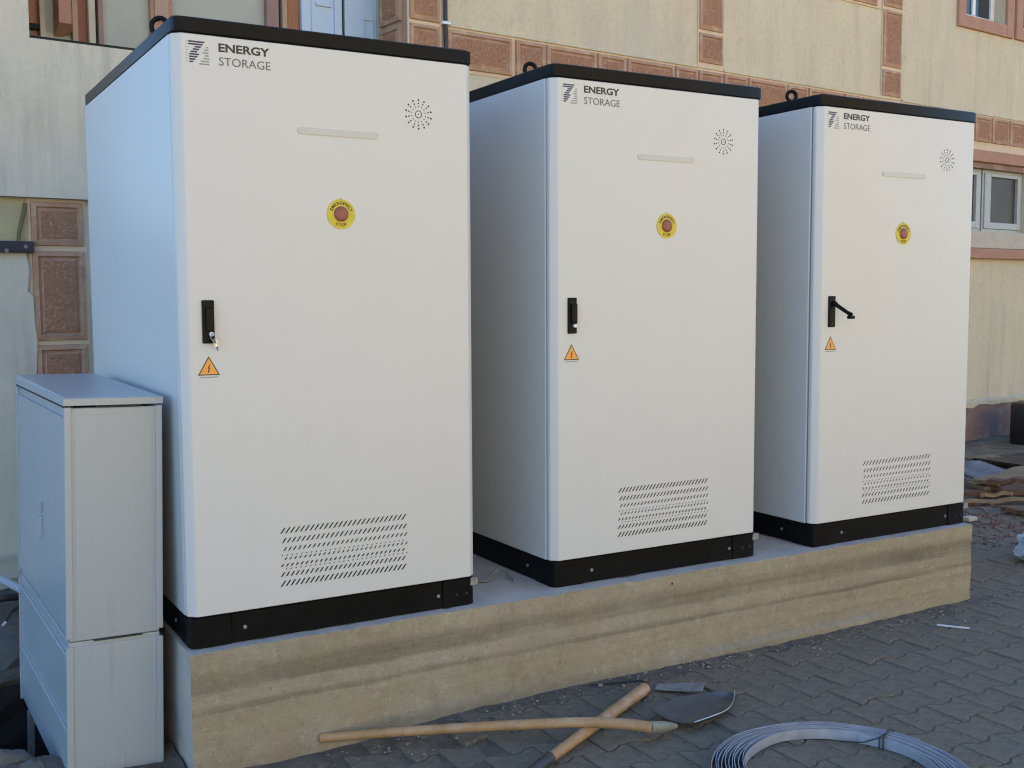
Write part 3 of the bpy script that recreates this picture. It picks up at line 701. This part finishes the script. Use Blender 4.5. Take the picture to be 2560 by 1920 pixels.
band = [(-7.081, -6.487), (-6.455, -6.170), (-6.156, -5.640), (-5.628, -5.322), (-5.305, -4.765), (-4.748, -4.482), (-4.466, -4.168), (-4.150, -3.850), (-3.832, -3.304),
        (-3.288, -2.998), (-2.984, -2.462), (-2.446, -2.160), (-2.144, -1.620), (-1.604, -1.310), (-1.294, -.770), (-.754, -.468), (-.45, -.165), (-.150, .168), (.195, .537), (.562, .873), (.90, 1.21), (1.24, 1.55), (1.58, 1.89), (1.92, 2.23)]
for a, b_ in band: tile(a, b_, 3.338, 3.622)
part('band_mortar', 'cream_mortar', (-7.10, 2.3, -.007, .001, 3.315, 3.634))
part('band_lip', 'wall_plaster', (-7.10, -4.485, -.022, .0005, 3.634, 3.662), (-4.15, -1.86, -.022, .0005, 3.634, 3.662), (-1.50, 2.3, -.022, .0005, 3.634, 3.662), b=.006)
for s0, s1, zz in ((-4.466, -4.168, [(3.684, 3.944), (3.966, 4.50), (4.52, 4.79), (4.81, 5.34), (5.36, 5.62)]), (-1.846, -1.534, [(3.664, 3.930), (3.957, 4.525), (4.552, 4.81), (4.835, 5.37), (5.39, 5.65)])):
    for z0, z1 in zz: tile(s0, s1, z0, z1)
    part('strip_mortar', 'cream_mortar', (s0-.008, s1+.008, -.0130, .001, 3.640, 5.75))
x = -4.14
while x < -1.9:
    for wd in (.52, .28):
        if x+wd < -1.86: tile(x, x+wd, 4.528, 4.81)
        x += wd+.016
part('band_mortar', 'cream_mortar', (-4.135, -1.88, -.0125, .001, 4.512, 4.83))
# corner pilaster: front and side tiles
for z0, z1 in ((3.05, 3.30), (3.312, 3.622), (3.642, 3.96), (3.98, 4.5), (4.52, 4.8)):
    tile(-7.400, -7.142, z0, z1); tile(.06, .36, z0, z1, 'j', LO1)
part('pilaster_mortar', 'cream_mortar', (LO1-.001, -7.125, -.0115, .001, 2.9, 5.2))
part('jamb_strip', 'loggia_plaster', (LO1-.012, LO1, .39, BK-.004, 2.95, 5.2))
# left pilaster under the parapet
for z0, z1 in ((1.968, 2.232), (1.402, 1.942), (1.10, 1.382), (.50, 1.08), (.2, .48)):
    tile(-10.005, -9.700, z0, z1, at=.02)
part('pilaster_mortar', 'cream_mortar', (-10.02, -9.685, .0085, .021, .1, 2.248))
# window surrounds and windows
def surround(s0, s1, z0, z1, t, m='trim_pink'):
    f = part('window_surround', m, (s0-t, s0-.001, -.035, .12, z0-t, z1+t), (s1+.001, s1+t, -.035, .12, z0-t, z1+t), (s0-.0005, s1+.0005, -.034, .12, z0-t, z0-.001), (s0-.0005, s1+.0005, -.034, .12, z1+.001, z1+t), b=.008)
    return f
for (a, b_, z0, z1), t in ((W1, .135), (W2, .13)):
    wn = surround(a, b_, z0, z1, t)
    rv = .13
    for q in ((a+.002, a+.075, z0+.002, z1), (b_-.075, b_-.002, z0+.002, z1), (a+.075, b_-.075, z0+.002, z0+.075), ((a+b_)/2-.03, (a+b_)/2+.03, z0+.076, z1)):
        part('window_frame', 'pvc_white', (q[0], q[1], rv, rv+.05, q[2], q[3]), b=.004, parent=wn)
    part('pane', 'glass_dark', (a+.076, (a+b_)/2-.031, rv+.02, rv+.026, z0+.076, z1), parent=wn); part('pane', 'glass_dark', ((a+b_)/2+.031, b_-.076, rv+.02, rv+.026, z0+.076, z1), parent=wn)
    part('room_back', 'room_dark', (a-.05, b_+.05, .5, .52, z0-.1, z1+.1), parent=wn)
a, b_, z0, z1 = W3
wn = part('window_cornice', 'trim_pink', (a-.35, b_+.4, -.06, .001, 3.115, 3.245), b=.012)
part('cornice_band', 'cream_mortar', (a-.35, b_+.4, -.012, .001, 3.247, 3.313)); 
part('lintel', 'plinth_pink', (a-.1, b_+.1, -.02, .02, 3.05, 3.113), b=.006)
part('sill', 'sill_grey', (a-.2, b_+.3, -.03, .02, 2.165, 2.350), b=.008); part('ledge', 'trim_pink', (a-.4, b_+.6, -.075, .001, 2.045, 2.160), b=.012)
rv = .055
for ca, cb in ((a, .125), (.150, b_)):
    for q in ((ca+.002, ca+.035, z0+.002, z1-.002), (cb-.035, cb-.002, z0+.002, z1-.002), (ca+.035, cb-.035, z0+.002, z0+.035), (ca+.035, cb-.035, z1-.035, z1-.002)):
        part('window_frame', 'pvc_film', (q[0], q[1], rv, rv+.07, q[2], q[3]), b=.003, parent=wn)
    for q in ((ca+.037, ca+.16, z0+.037, z1-.037), (cb-.115, cb-.037, z0+.037, z1-.037), (ca+.16, cb-.115, z0+.037, z0+.11), (ca+.16, cb-.115, z1-.075, z1-.037)):
        part('sash', 'pvc_film', (q[0], q[1], rv-.015, rv+.055, q[2], q[3]), b=.004, parent=wn)
    part('pane', 'glass_brown', (ca+.161, cb-.116, rv+.02, rv+.026, z0+.111, z1-.076), parent=wn)
part('window_joint', 'hole_dark', (.1255, .1495, rv+.02, rv+.06, z0, z1), parent=wn)
part('room_back', 'room_dark', (a-.05, b_+.05, .28, .299, z0-.1, z1+.1), parent=wn)
# pink base course at the foot of the wall
part('base_course', 'plinth_pink', (-7.5, S1, -.030, .001, -.3, .395), b=.006)
k = MB(); V = []; n_ = 160
for i in range(n_+1):
    s_ = -3+9*i/n_; V += [(s_, -.045, .44), (s_, -.045-.01*fbm(s_, 0, 0, 5), .385+.03*fbm(s_, 3, 0, 4, 3))]
k.add(V, [(2*i, 2*i+2, 2*i+3, 2*i+1) for i in range(n_)])
k.add([(-3, 0.001, .46), (6, .001, .46), (6, -.045, .44), (-3, -.045, .44)], [(0, 1, 2, 3)])
k.build('render_edge', 'wall_plaster', bl)
# left wall details
part('yellow_patch', 'patch_yellow', (-10.9, -10.035, .010, .021, 1.99, 2.249))
part('steel_bar', 'steel_bar_black', (-11.5, -10.000, -.055, .0, 1.925, 1.992), b=.006)
k = MB(); k.tube([(-10.05, -.057, 1.96), (-10.05, -.066, 1.96)], .012, 6); k.tube([(-10.155, -.057, 1.935), (-10.155, -.07, 1.935)], .012, 6); k.build('bolt', 'bracket_metal', bl)
k = MB(); k.tube([(-10.03, -.0, 2.215), (-10.045, -.012, 2.15), (-10.072, -.02, 2.05), (-10.082, -.02, 1.985)], [.012, .013, .012, .011], 7); k.build('wedge_stick', 'stick_olive', bl)
k = MB(); V = []; n_ = 60
for i in range(n_+1):
    z = .0+1.925*i/n_; s_ = -9.985+.022*fbm(z, 0, 0, 4, 4)-(.03 if i > 52 else 0)
    V += [(-12, -.012, z), (s_-.02, -.014+.006*fbm(z, 1, 0, 7), z), (s_, .016, z)]
k.add(V, [(3*i+j, 3*i+j+1, 3*i+j+4, 3*i+j+3) for i in range(n_) for j in range(2)]); k.build('plaster_coat', 'left_plaster', bl, smooth=40)
# downlead cable with clip
k = MB(); k.tube([(-7.100+.006*fbm(z*.6, 0, 0, 1), -.03, z) for z in [1.5+.25*i for i in range(22)]], .016, 8)
cb_ = k.build('downlead_cable', 'cable_black', bl, smooth=60)
k = MB(); k.box(-7.135, -7.065, -.052, -.001, 3.638, 3.660, b=.004); k.build('cable_clip', 'pvc_white', cb_)

# ------------------------------------------------------------------ sunlit house added unseen behind the viewpoint to bounce warm light and block sky
hs = empty('house', (10, -15.5, 0)); tag(hs, 'sunlit rendered house added unseen behind the viewpoint for its bounced light', 'house')
def hp(name, m, *bx, b=0., parent=None):
    k = MB()
    for q in bx: k.box(*q, b=b)
    return k.build(name, m, parent or hs)
hp('wall', 'house_render', (-16, 17, -9, 0, -.3, 9.0))
k = MB(); k.add([(-16.6, .6, 8.95), (17.6, .6, 8.95), (17.6, -9.6, 8.95), (-16.6, -9.6, 8.95), (-12, -4.5, 11.2), (13, -4.5, 11.2)], [(0, 1, 5, 4), (1, 2, 5), (2, 3, 4, 5), (3, 0, 4), (3, 2, 1, 0)])
k.build('roof', 'roof_tile', hs)
for fl in range(3):
    for i in range(8):
        xx = -14+i*4.1; zz = 1.0+fl*2.8
        wf = hp('window', 'pvc_white', (xx-.05, xx+1.25, -.02, .05, zz-.05, zz+1.35), b=.01)
        hp('pane', 'glass_dark', (xx+.03, xx+.58, .051, .06, zz+.03, zz+1.27), (xx+.62, xx+1.17, .051, .06, zz+.03, zz+1.27), parent=wf)

# ------------------------------------------------------------------ tools on the paving
def handle_pts(pts): return [pix(u, v, z) for u, v, z in pts]
def smoothpts(P, n=6):
    out = []
    for i in range(len(P)-1):
        p0, p1, p2, p3 = P[max(i-1, 0)], P[i], P[i+1], P[min(i+2, len(P)-1)]
        for k_ in range(n):
            t = k_/n; out.append(.5*((2*p1)+(p2-p0)*t+(2*p0-5*p1+4*p2-p3)*t*t+(3*p1-p0-3*p2+p3)*t**3))
    return out+[P[-1]]
sh = empty('shovel', pix(1300, 1812, 0)); tag(sh, 'long wooden-handled shovel lying on top, its blade towards the strip coil', 'shovel', 'shovels on the paving')
inv = Matrix.Translation(-sh.location)
def loc(P, o): return [p-o.location for p in P]
P = smoothpts(handle_pts([(800, 1845, .018), (950, 1833, .028), (1100, 1823, .038), (1280, 1813, .052), (1450, 1806, .066), (1560, 1810, .066), (1630, 1819, .060)]))
k = MB(); k.tube(loc(P, sh), [.0175+.0035*i/(len(P)-1) for i in range(len(P))], 12); k.build('handle', 'handle_wood', sh, smooth=60)
a = pix(1622, 1819, .060); b1 = pix(1690, 1815, .024)
k = MB(); k.tube(loc([a, a.lerp(b1, .4), a.lerp(b1, .75), b1], sh), [.0225, .0225, .017, .009], 12); k.build('socket', 'socket_grey', sh, smooth=60)
# blade: dished sheet with a rounded point
base = (pix(1640, 1793, .022)+pix(1722, 1826, .012))/2; tipp = pix(1834, 1737, .010)
ax = (tipp-base); Lb = ax.length; ax.normalize(); sd_ = Vector((0, 0, 1)).cross(ax).normalized(); upv = ax.cross(sd_)
prof_w = lambda t: .100+.010*math.sin(t*3) if t < .40 else max(.004, (.100+.010*math.sin(1.2))*(1-((t-.40)/.60)**1.75))
k = MB(); NU, NV = 16, 14; V = []
for layer in (0, 1):
    for i in range(NU+1):
        t = i/NU; wv = prof_w(t)
        for j in range(NV+1):
            s_ = -1+2*j/NV
            lift = .022*s_*s_*(1-.35*t)+.008*(1-t)**2+.004
            V.append(base+ax*(Lb*t)+sd_*(wv*s_)+upv*(lift-(.0035 if layer else 0))-sh.location)
q = (NU+1)*(NV+1)
F = []
for i in range(NU):
    for j in range(NV):
        c_ = i*(NV+1)+j; F += [(c_, c_+1, c_+NV+2, c_+NV+1), (q+c_, q+c_+NV+1, q+c_+NV+2, q+c_+1)]
for i in range(NU):
    for j in (0, NV):
        c_ = i*(NV+1)+j; F.append((c_, c_+NV+1, q+c_+NV+1, q+c_))
for j in range(NV):
    for i in (0, NU):
        c_ = i*(NV+1)+j; F.append((c_, c_+1, q+c_+1, q+c_))
k.add(V, F); bl_ = k.build('blade', 'tool_steel', sh, smooth=50)
E_ = []
for i in range(NU+1):
    t = i/NU; E_.append(base+ax*(Lb*t)+sd_*(-prof_w(t))+upv*(.022*(1-.35*t)+.008*(1-t)**2+.003)-sh.location)
k = MB(); k.tube(E_, .0026, 6); k.build('worn_edge', 'key_metal', bl_, smooth=60)
# second shovel, blade out of frame towards the viewer
s2 = empty('shovel', pix(1480, 1810, 0)); tag(s2, 'shorter shovel with black socket, its handle crossing under the other', 'shovel', 'shovels on the paving')
h0, h1 = pix(1372, 1897, .035), pix(1612, 1722, .030)
P = [h0.lerp(h1, t/8) for t in range(9)]
k = MB(); k.tube(loc(P, s2), [.019+.007*(t/8) for t in range(9)], 12); k.build('handle', 'handle_wood', s2, smooth=60)
dv = (h0-h1).normalized(); a = h0-dv*.01; b1 = h0+dv*.30; b1.z = .03
k = MB(); k.tube(loc([a, a.lerp(b1, .5), b1], s2), [.0225, .021, .014], 12); k.build('socket', 'socket_black', s2, smooth=60)
sv = Vector((-dv.y, dv.x, 0)).normalized(); k = MB(); V = []
for layer in (0, 1):
    for i in range(9):
        t = i/8
        for j in range(9):
            s_ = -1+j/4; V.append(b1+dv*(.28*t-.02)+sv*(.10*s_)*(1 if t < .6 else math.sqrt(max(.02, 1-((t-.6)/.4)**2)))+Vector((0, 0, -.012+.022*s_*s_-.003*layer))-s2.location)
F = []
for i in range(8):
    for j in range(8): c_ = i*9+j; F += [(c_, c_+1, c_+10, c_+9), (81+c_, 81+c_+9, 81+c_+10, 81+c_+1)]
for i in range(8): F += [(i*9, i*9+9, 81+i*9+9, 81+i*9), (i*9+8, i*9+17, 81+i*9+17, 81+i*9+8), (i, i+1, 82+i, 81+i), (72+i, 73+i, 154+i, 153+i)]
k.add(V, F); k.build('blade', 'tool_steel', s2, smooth=50)
# black wire loop round the butt of that handle
P = smoothpts([pix(1470, 1714, .004), pix(1530, 1708, .006), pix(1590, 1703, .02), pix(1612, 1706, .035), pix(1626, 1722, .03), pix(1616, 1740, .012), pix(1606, 1748, .004)])
k = MB(); k.tube(P, .0042, 6); tag(k.build('wire_loop', 'cable_black', smooth=60), 'thin black wire curling round the end of a shovel handle', 'wire')
# bent offcut of steel strip behind the blade
k = MB(); A_, B_, C_ = pix(1640, 1716, .008), pix(1728, 1722, .012), pix(1760, 1722, .03)
wv = Vector((0, 0, 1)).cross((B_-A_).normalized()); V = []
for pnt, hw, dz in ((A_, .035, 0), (A_.lerp(B_, .5), .045, .004), (B_, .052, .008), (C_, .056, .012)):
    for s_ in (-1, 1):
        for tz in (0, -.003): V.append(pnt+wv*(hw*s_)+Vector((0, 0, dz+tz)))
F = [(0, 1, 3, 2), (12, 14, 15, 13)]
for i in range(3):
    o_ = i*4; F += [(o_, o_+2, o_+6, o_+4), (o_+1, o_+5, o_+7, o_+3), (o_, o_+4, o_+5, o_+1), (o_+2, o_+3, o_+7, o_+6)]
k.add(V, F); tag(k.build('steel_offcut', 'galvanised_offcut'), 'flat bent steel offcut lying just behind the shovel blade', 'metal scrap')

# coil of galvanised strip
co = empty('strip_coil', (1.875, -1.30, 0)); tag(co, 'round coil of flat galvanised steel strip tied with black wire', 'steel coil')
NT, NS = 12, 96
def rad(k_, th):
    f = .5-.5*math.cos(th-R(45))            # 0 at upper right, 1 at lower left
    gap = (.0066+.0068*f)
    gi = sum((.35+1.25*abs(math.sin(i*2.3+1)))*gap for i in range(int(k_)))+(k_-int(k_))*(.35+1.25*abs(math.sin(int(k_)*2.3+1)))*gap
    return .448-.010*math.cos(th)-gi+.0030*math.sin(3*th+k_*1.7)+.0022*math.sin(7*th+k_*4.1)
def band_strip(mb, k0, k1, hgt, th_, z0f):
    n_ = int((k1-k0)*NS); V = []
    for i in range(n_+1):
        kk = k0+(k1-k0)*i/n_; th = 2*math.pi*kk; r_ = rad(kk, th); z0 = z0f(kk, th)
        for rr_, zz in ((r_, z0), (r_-th_, z0), (r_-th_, z0+hgt), (r_, z0+hgt)): V.append((rr_*math.cos(th), rr_*math.sin(th), zz))
    F = [(i*4+j, i*4+(j+1) % 4, i*4+4+(j+1) % 4, i*4+4+j) for i in range(n_) for j in range(4)]+[(0, 1, 2, 3), (n_*4+3, n_*4+2, n_*4+1, n_*4)]
    mb.add(V, F)
k = MB(); band_strip(k, .02, 11.1, .036, .0024, lambda kk, th: .002+.003*(.5+.5*math.sin(kk*1.9+th)))
k.build('wound_strip', 'galvanised', co, smooth=35)
for ang in (R(62-40), R(200)):
    k = MB()
    for dd_ in (-.006, .008):
        r0, r1 = .455, rad(11, ang)-.012; c_, s_ = math.cos(ang+dd_*2), math.sin(ang+dd_*2); c2_, s2_ = math.cos(ang+dd_*-3), math.sin(ang+dd_*-3)
        k.tube([(r0*c_, r0*s_, .001), (r0*c_, r0*s_, .046), (r1*c2_, r1*s2_, .046), (r1*c2_, r1*s2_, .002)], .0028, 6)
    r0 = .47; k.tube([(rad(11, ang)*math.cos(ang), rad(11, ang)*math.sin(ang), .046), (.33*math.cos(ang+.18), .33*math.sin(ang+.18), .02), (.35*math.cos(ang+.42), .35*math.sin(ang+.42), .006)], .0022, 6)
    k.build('tie_wire', 'cable_black', co, smooth=60)

# ------------------------------------------------------------------ loose crumbs (too many to count)
def crumb(mb, x, y, z, r_):
    bm = bmesh.new(); bmesh.ops.create_icosphere(bm, subdivisions=1, radius=r_)
    sx, sy, sz = rnd.uniform(.7, 1.3), rnd.uniform(.7, 1.3), rnd.uniform(.4, .8); a = rnd.uniform(0, 6.3)
    for v in bm.verts:
        c_ = v.co*rnd.uniform(.75, 1.2); v.co = Vector((x+(c_.x*math.cos(a)-c_.y*math.sin(a))*sx, y+(c_.x*math.sin(a)+c_.y*math.cos(a))*sy, z+c_.z*sz))
    mb.bm(bm)
k = MB()
for _ in range(620):
    x = rnd.uniform(-.3, 4.5); d = abs(rnd.gauss(0, .11)); y = SY0-.012-d; r_ = rnd.uniform(.0025, .0075)*(1.4 if rnd.random() < .07 else 1)
    crumb(k, x, y, zg(x, y)+.004+r_*.3, r_)
for _ in range(650):
    x = rnd.uniform(.2, 6.5); y = rnd.uniform(-2.6, -.1); crumb(k, x, y, zg(x, y)+.003, rnd.uniform(.0015, .0048))
for _ in range(160):
    x = rnd.uniform(4.2, 7.5); y = rnd.uniform(-.8, 2.6); crumb(k, x, y, .004, rnd.uniform(.003, .009))
o = k.build('gravel_crumbs', 'gravel'); tag(o, 'pale stone crumbs and grit scattered over the paving along the slab', 'gravel', kind='stuff')
k = MB()
for _ in range(480):
    x = rnd.gauss(6.15, .42); y = rnd.gauss(1.15, .42)
    crumb(k, x, y, .006, rnd.uniform(.006, .018))
o = k.build('brick_crumbs', 'gravel_red'); tag(o, 'reddish brick crumbs spread on the ground by the scrap boards', 'rubble', kind='stuff')

# ------------------------------------------------------------------ scrap boards and rubbish by the wall on the right
def board(name, pa, pb, wd, th_, m, label, zt=0., cat='board', grp='scrap boards by the wall', tw=0.):
    a, b_ = Vector(pa), Vector(pb); ax_ = (b_-a).normalized(); sv_ = Vector((0, 0, 1)).cross(ax_).normalized(); uv_ = ax_.cross(sv_)
    sv_, uv_ = sv_*math.cos(tw)+uv_*math.sin(tw), uv_*math.cos(tw)-sv_*math.sin(tw)
    k = MB(); V = []; n_ = 8
    for i in range(n_+1):
        p_ = a.lerp(b_, i/n_)+uv_*.008*math.sin(i*1.3+a.x)
        e1 = .012*fbm(i, a.x, 1, 1.7); e2 = .012*fbm(i, a.y, 4, 1.7)
        for s_, u_ in ((-1, 0), (1, 0), (1, 1), (-1, 1)): V.append(p_+sv_*(s_*wd/2+(e1 if s_ < 0 else e2))+uv_*(u_*th_))
    F = [(i*4+j, i*4+(j+1) % 4, i*4+4+(j+1) % 4, i*4+4+j) for i in range(n_) for j in range(4)]+[(0, 1, 2, 3), (n_*4+3, n_*4+2, n_*4+1, n_*4)]
    k.add(V, F); o_ = k.build(name, m); tag(o_, label, cat, grp); return o_
board('scrap_sheet', pix(2405, 1190, .10), pix(2490, 1170, .15), .40, .025, 'sheet_grey', 'broad grey sheet propped on the scrap boards, topmost of the pile', cat='sheet', tw=.12)
board('scrap_board', pix(2462, 1212, .10), pix(2600, 1172, .14), .22, .03, 'board_tan', 'wide tan plank right behind the grey sheet in the scrap pile')
board('scrap_board', pix(2440, 1222, .05), pix(2610, 1204, .10), .30, .03, 'board_tan', 'longest tan plank lying across the middle of the scrap pile')
board('scrap_board', pix(2470, 1208, .13), pix(2570, 1204, .17), .12, .03, 'board_brown', 'short dark brown board lying on the tan planks')
board('scrap_board', pix(2405, 1238, .03), pix(2620, 1236, .05), .10, .03, 'board_brown', 'thin brown batten in front of the tan planks')
board('scrap_board', pix(2480, 1228, .06), pix(2620, 1216, .09), .14, .025, 'board_brown', 'dark brown plank poking out under the longest tan plank', tw=.2)
board('scrap_board', pix(2450, 1246, .02), pix(2530, 1238, .05), .06, .03, 'board_tan', 'short pale offcut leaning on the thin brown batten', tw=-.3)
board('scrap_board', pix(2400, 1258, .02), pix(2580, 1250, .03), .07, .02, 'board_tan', 'narrow pale batten flat on the ground, nearest the end cabinet')
board('scrap_board', pix(2510, 1276, .02), pix(2620, 1288, .03), .12, .03, 'board_brown', 'dark board at the frame edge in front of the scrap pile')
board('scrap_board', pix(2425, 1152, .04), pix(2520, 1140, .05), .16, .02, 'board_tan', 'weathered plank behind the scrap pile, close to the wall')
board('scrap_sheet', pix(2490, 1160, .05), pix(2620, 1142, .05), .50, .02, 'case_black', 'dark sheet lying flat between the scrap pile and the wall', cat='sheet')
# light block by the end of the slab
k = MB(); q = pix(2424, 1296, .02); k.box(q.x-.05, q.x+.05, q.y-.035, q.y+.035, 0, .035, b=.012); tag(k.build('stone_block', 'sill_grey'), 'small pale stone block on the ground behind the slab end', 'stone')
# black case at the wall
cs = empty('plastic_case', (*pix(2592, 1108, 0).xy, 0), R(5.8)); tag(cs, 'black plastic case with a pale latch against the wall', 'case')
k = MB(); k.box(-.30, .55, -.22, .16, 0, .46, b=.03); k.build('shell', 'case_black', cs, smooth=40)
k = MB(); k.box(-.285, .53, -.232, -.215, .30, .32, b=.004); k.build('rim', 'case_black', cs)
k = MB()
for q in ((-.27, -.255, .24, .36), (-.215, -.20, .24, .36), (-.255, -.215, .345, .36), (-.255, -.215, .24, .255)): k.box(q[0], q[1], -.24, -.215, q[2], q[3], b=.003)
k.build('latch', 'lock_white', cs)
# crumpled plastic bag
q = pix(2604, 1410, 0); bm = bmesh.new(); bmesh.ops.create_icosphere(bm, subdivisions=4, radius=.17)
for v in bm.verts:
    n_ = v.co.normalized(); d_ = 1+.28*fbm(n_.x, n_.y, n_.z, 2.2, 4)+.14*abs(fbm(n_.x, n_.y, n_.z, 6, 3))
    v.co = Vector((q.x+.08+n_.x*.17*d_, q.y+n_.y*.18*d_, max(.004, .085+n_.z*.12*d_)))
k = MB(); k.bm(bm); tag(k.build('plastic_bag', 'bag_white', smooth=25), 'crumpled whitish plastic bag on the paving at the frame edge', 'bag')
# white strip on the paving
k = MB(); a, b_ = pix(2342, 1563, .004), pix(2424, 1572, .004); d_ = (b_-a).normalized(); s_ = Vector((-d_.y, d_.x, 0))*.008
k.add([a-s_, b_-s_, b_+s_, a+s_]+[p_+Vector((0, 0, .005)) for p_ in (a-s_, b_-s_, b_+s_, a+s_)], [(3, 2, 1, 0), (4, 5, 6, 7), (0, 1, 5, 4), (1, 2, 6, 5), (2, 3, 7, 6), (3, 0, 4, 7)])
tag(k.build('plastic_strip', 'strip_white'), 'thin white plastic strip lying alone on the paving near the slab end', 'strip')

# ------------------------------------------------------------------ left: pipe, cables, stones round the pit
k = MB(); k.tube(smoothpts([pix(-160, 1380, .16), pix(-60, 1420, .13), pix(0, 1447, .11), pix(50, 1472, .09), pix(110, 1500, .06)]), .022, 12)
tag(k.build('pipe', 'pipe_white', smooth=60), 'pale plastic pipe leading behind the utility box', 'pipe')
for i, (pts, r_, lb) in enumerate((([(-140, 1520, .02), (-20, 1500, .03), (30, 1493, .03), (100, 1490, .0)], .02, 'thick black cable lying just below the pale pipe'),
                                   ([(75, 1500, .02), (32, 1525, .04), (12, 1556, .03), (-10, 1588, .0), (-60, 1640, -.02)], .010, 'thin black cable drooping beside the utility box'))):
    k = MB(); k.tube(smoothpts([pix(*q) for q in pts]), r_, 8); tag(k.build('cable', 'cable_black', smooth=60), lb, 'cable', 'cables left of the utility box')
k = MB(); a = pix(14, 1556, .035); b_ = pix(-6, 1584, .005); k.tube([a, a.lerp(b_, .5)+Vector((0, 0, .006)), b_], [.007, .006, .004], 7); tag(k.build('cable_end', 'lock_white', smooth=60), 'stripped pale cable tip beside the drooping cable', 'cable end')
def rock(x, y, z, rx, ry, rz_, label, m='rock', seed=0):
    bm = bmesh.new(); bmesh.ops.create_icosphere(bm, subdivisions=3, radius=1)
    for v in bm.verts:
        n_ = v.co.normalized(); d_ = 1+.30*fbm(n_.x+seed, n_.y, n_.z, 1.4, 2)+.10*fbm(n_.x, n_.y+seed, n_.z, 4, 3)
        v.co = Vector((x+n_.x*rx*d_, y+n_.y*ry*d_, z+n_.z*rz_*d_))
    k = MB(); k.bm(bm); tag(k.build('rock', m, smooth=30), label, 'rock', 'rocks round the pit')
q = pix(20, 1905, -.02); rock(q.x, q.y, -.03, .085, .06, .05, 'jagged pale rock at the bottom left corner of the pit', seed=1)
q = pix(78, 1915, -.02); rock(q.x, q.y-.01, -.05, .075, .055, .05, 'smaller pale rock just left of the utility box foot', seed=4)
q = pix(-60, 1890, -.02); rock(q.x, q.y, -.03, .08, .08, .06, 'rock beyond the left frame edge beside the pit', seed=9)
q = pix(15, 1640, -.05); rock(q.x-.08, q.y+.12, -.10, .32, .30, .14, 'broad grey boulder behind the pit near the wall', seed=6)
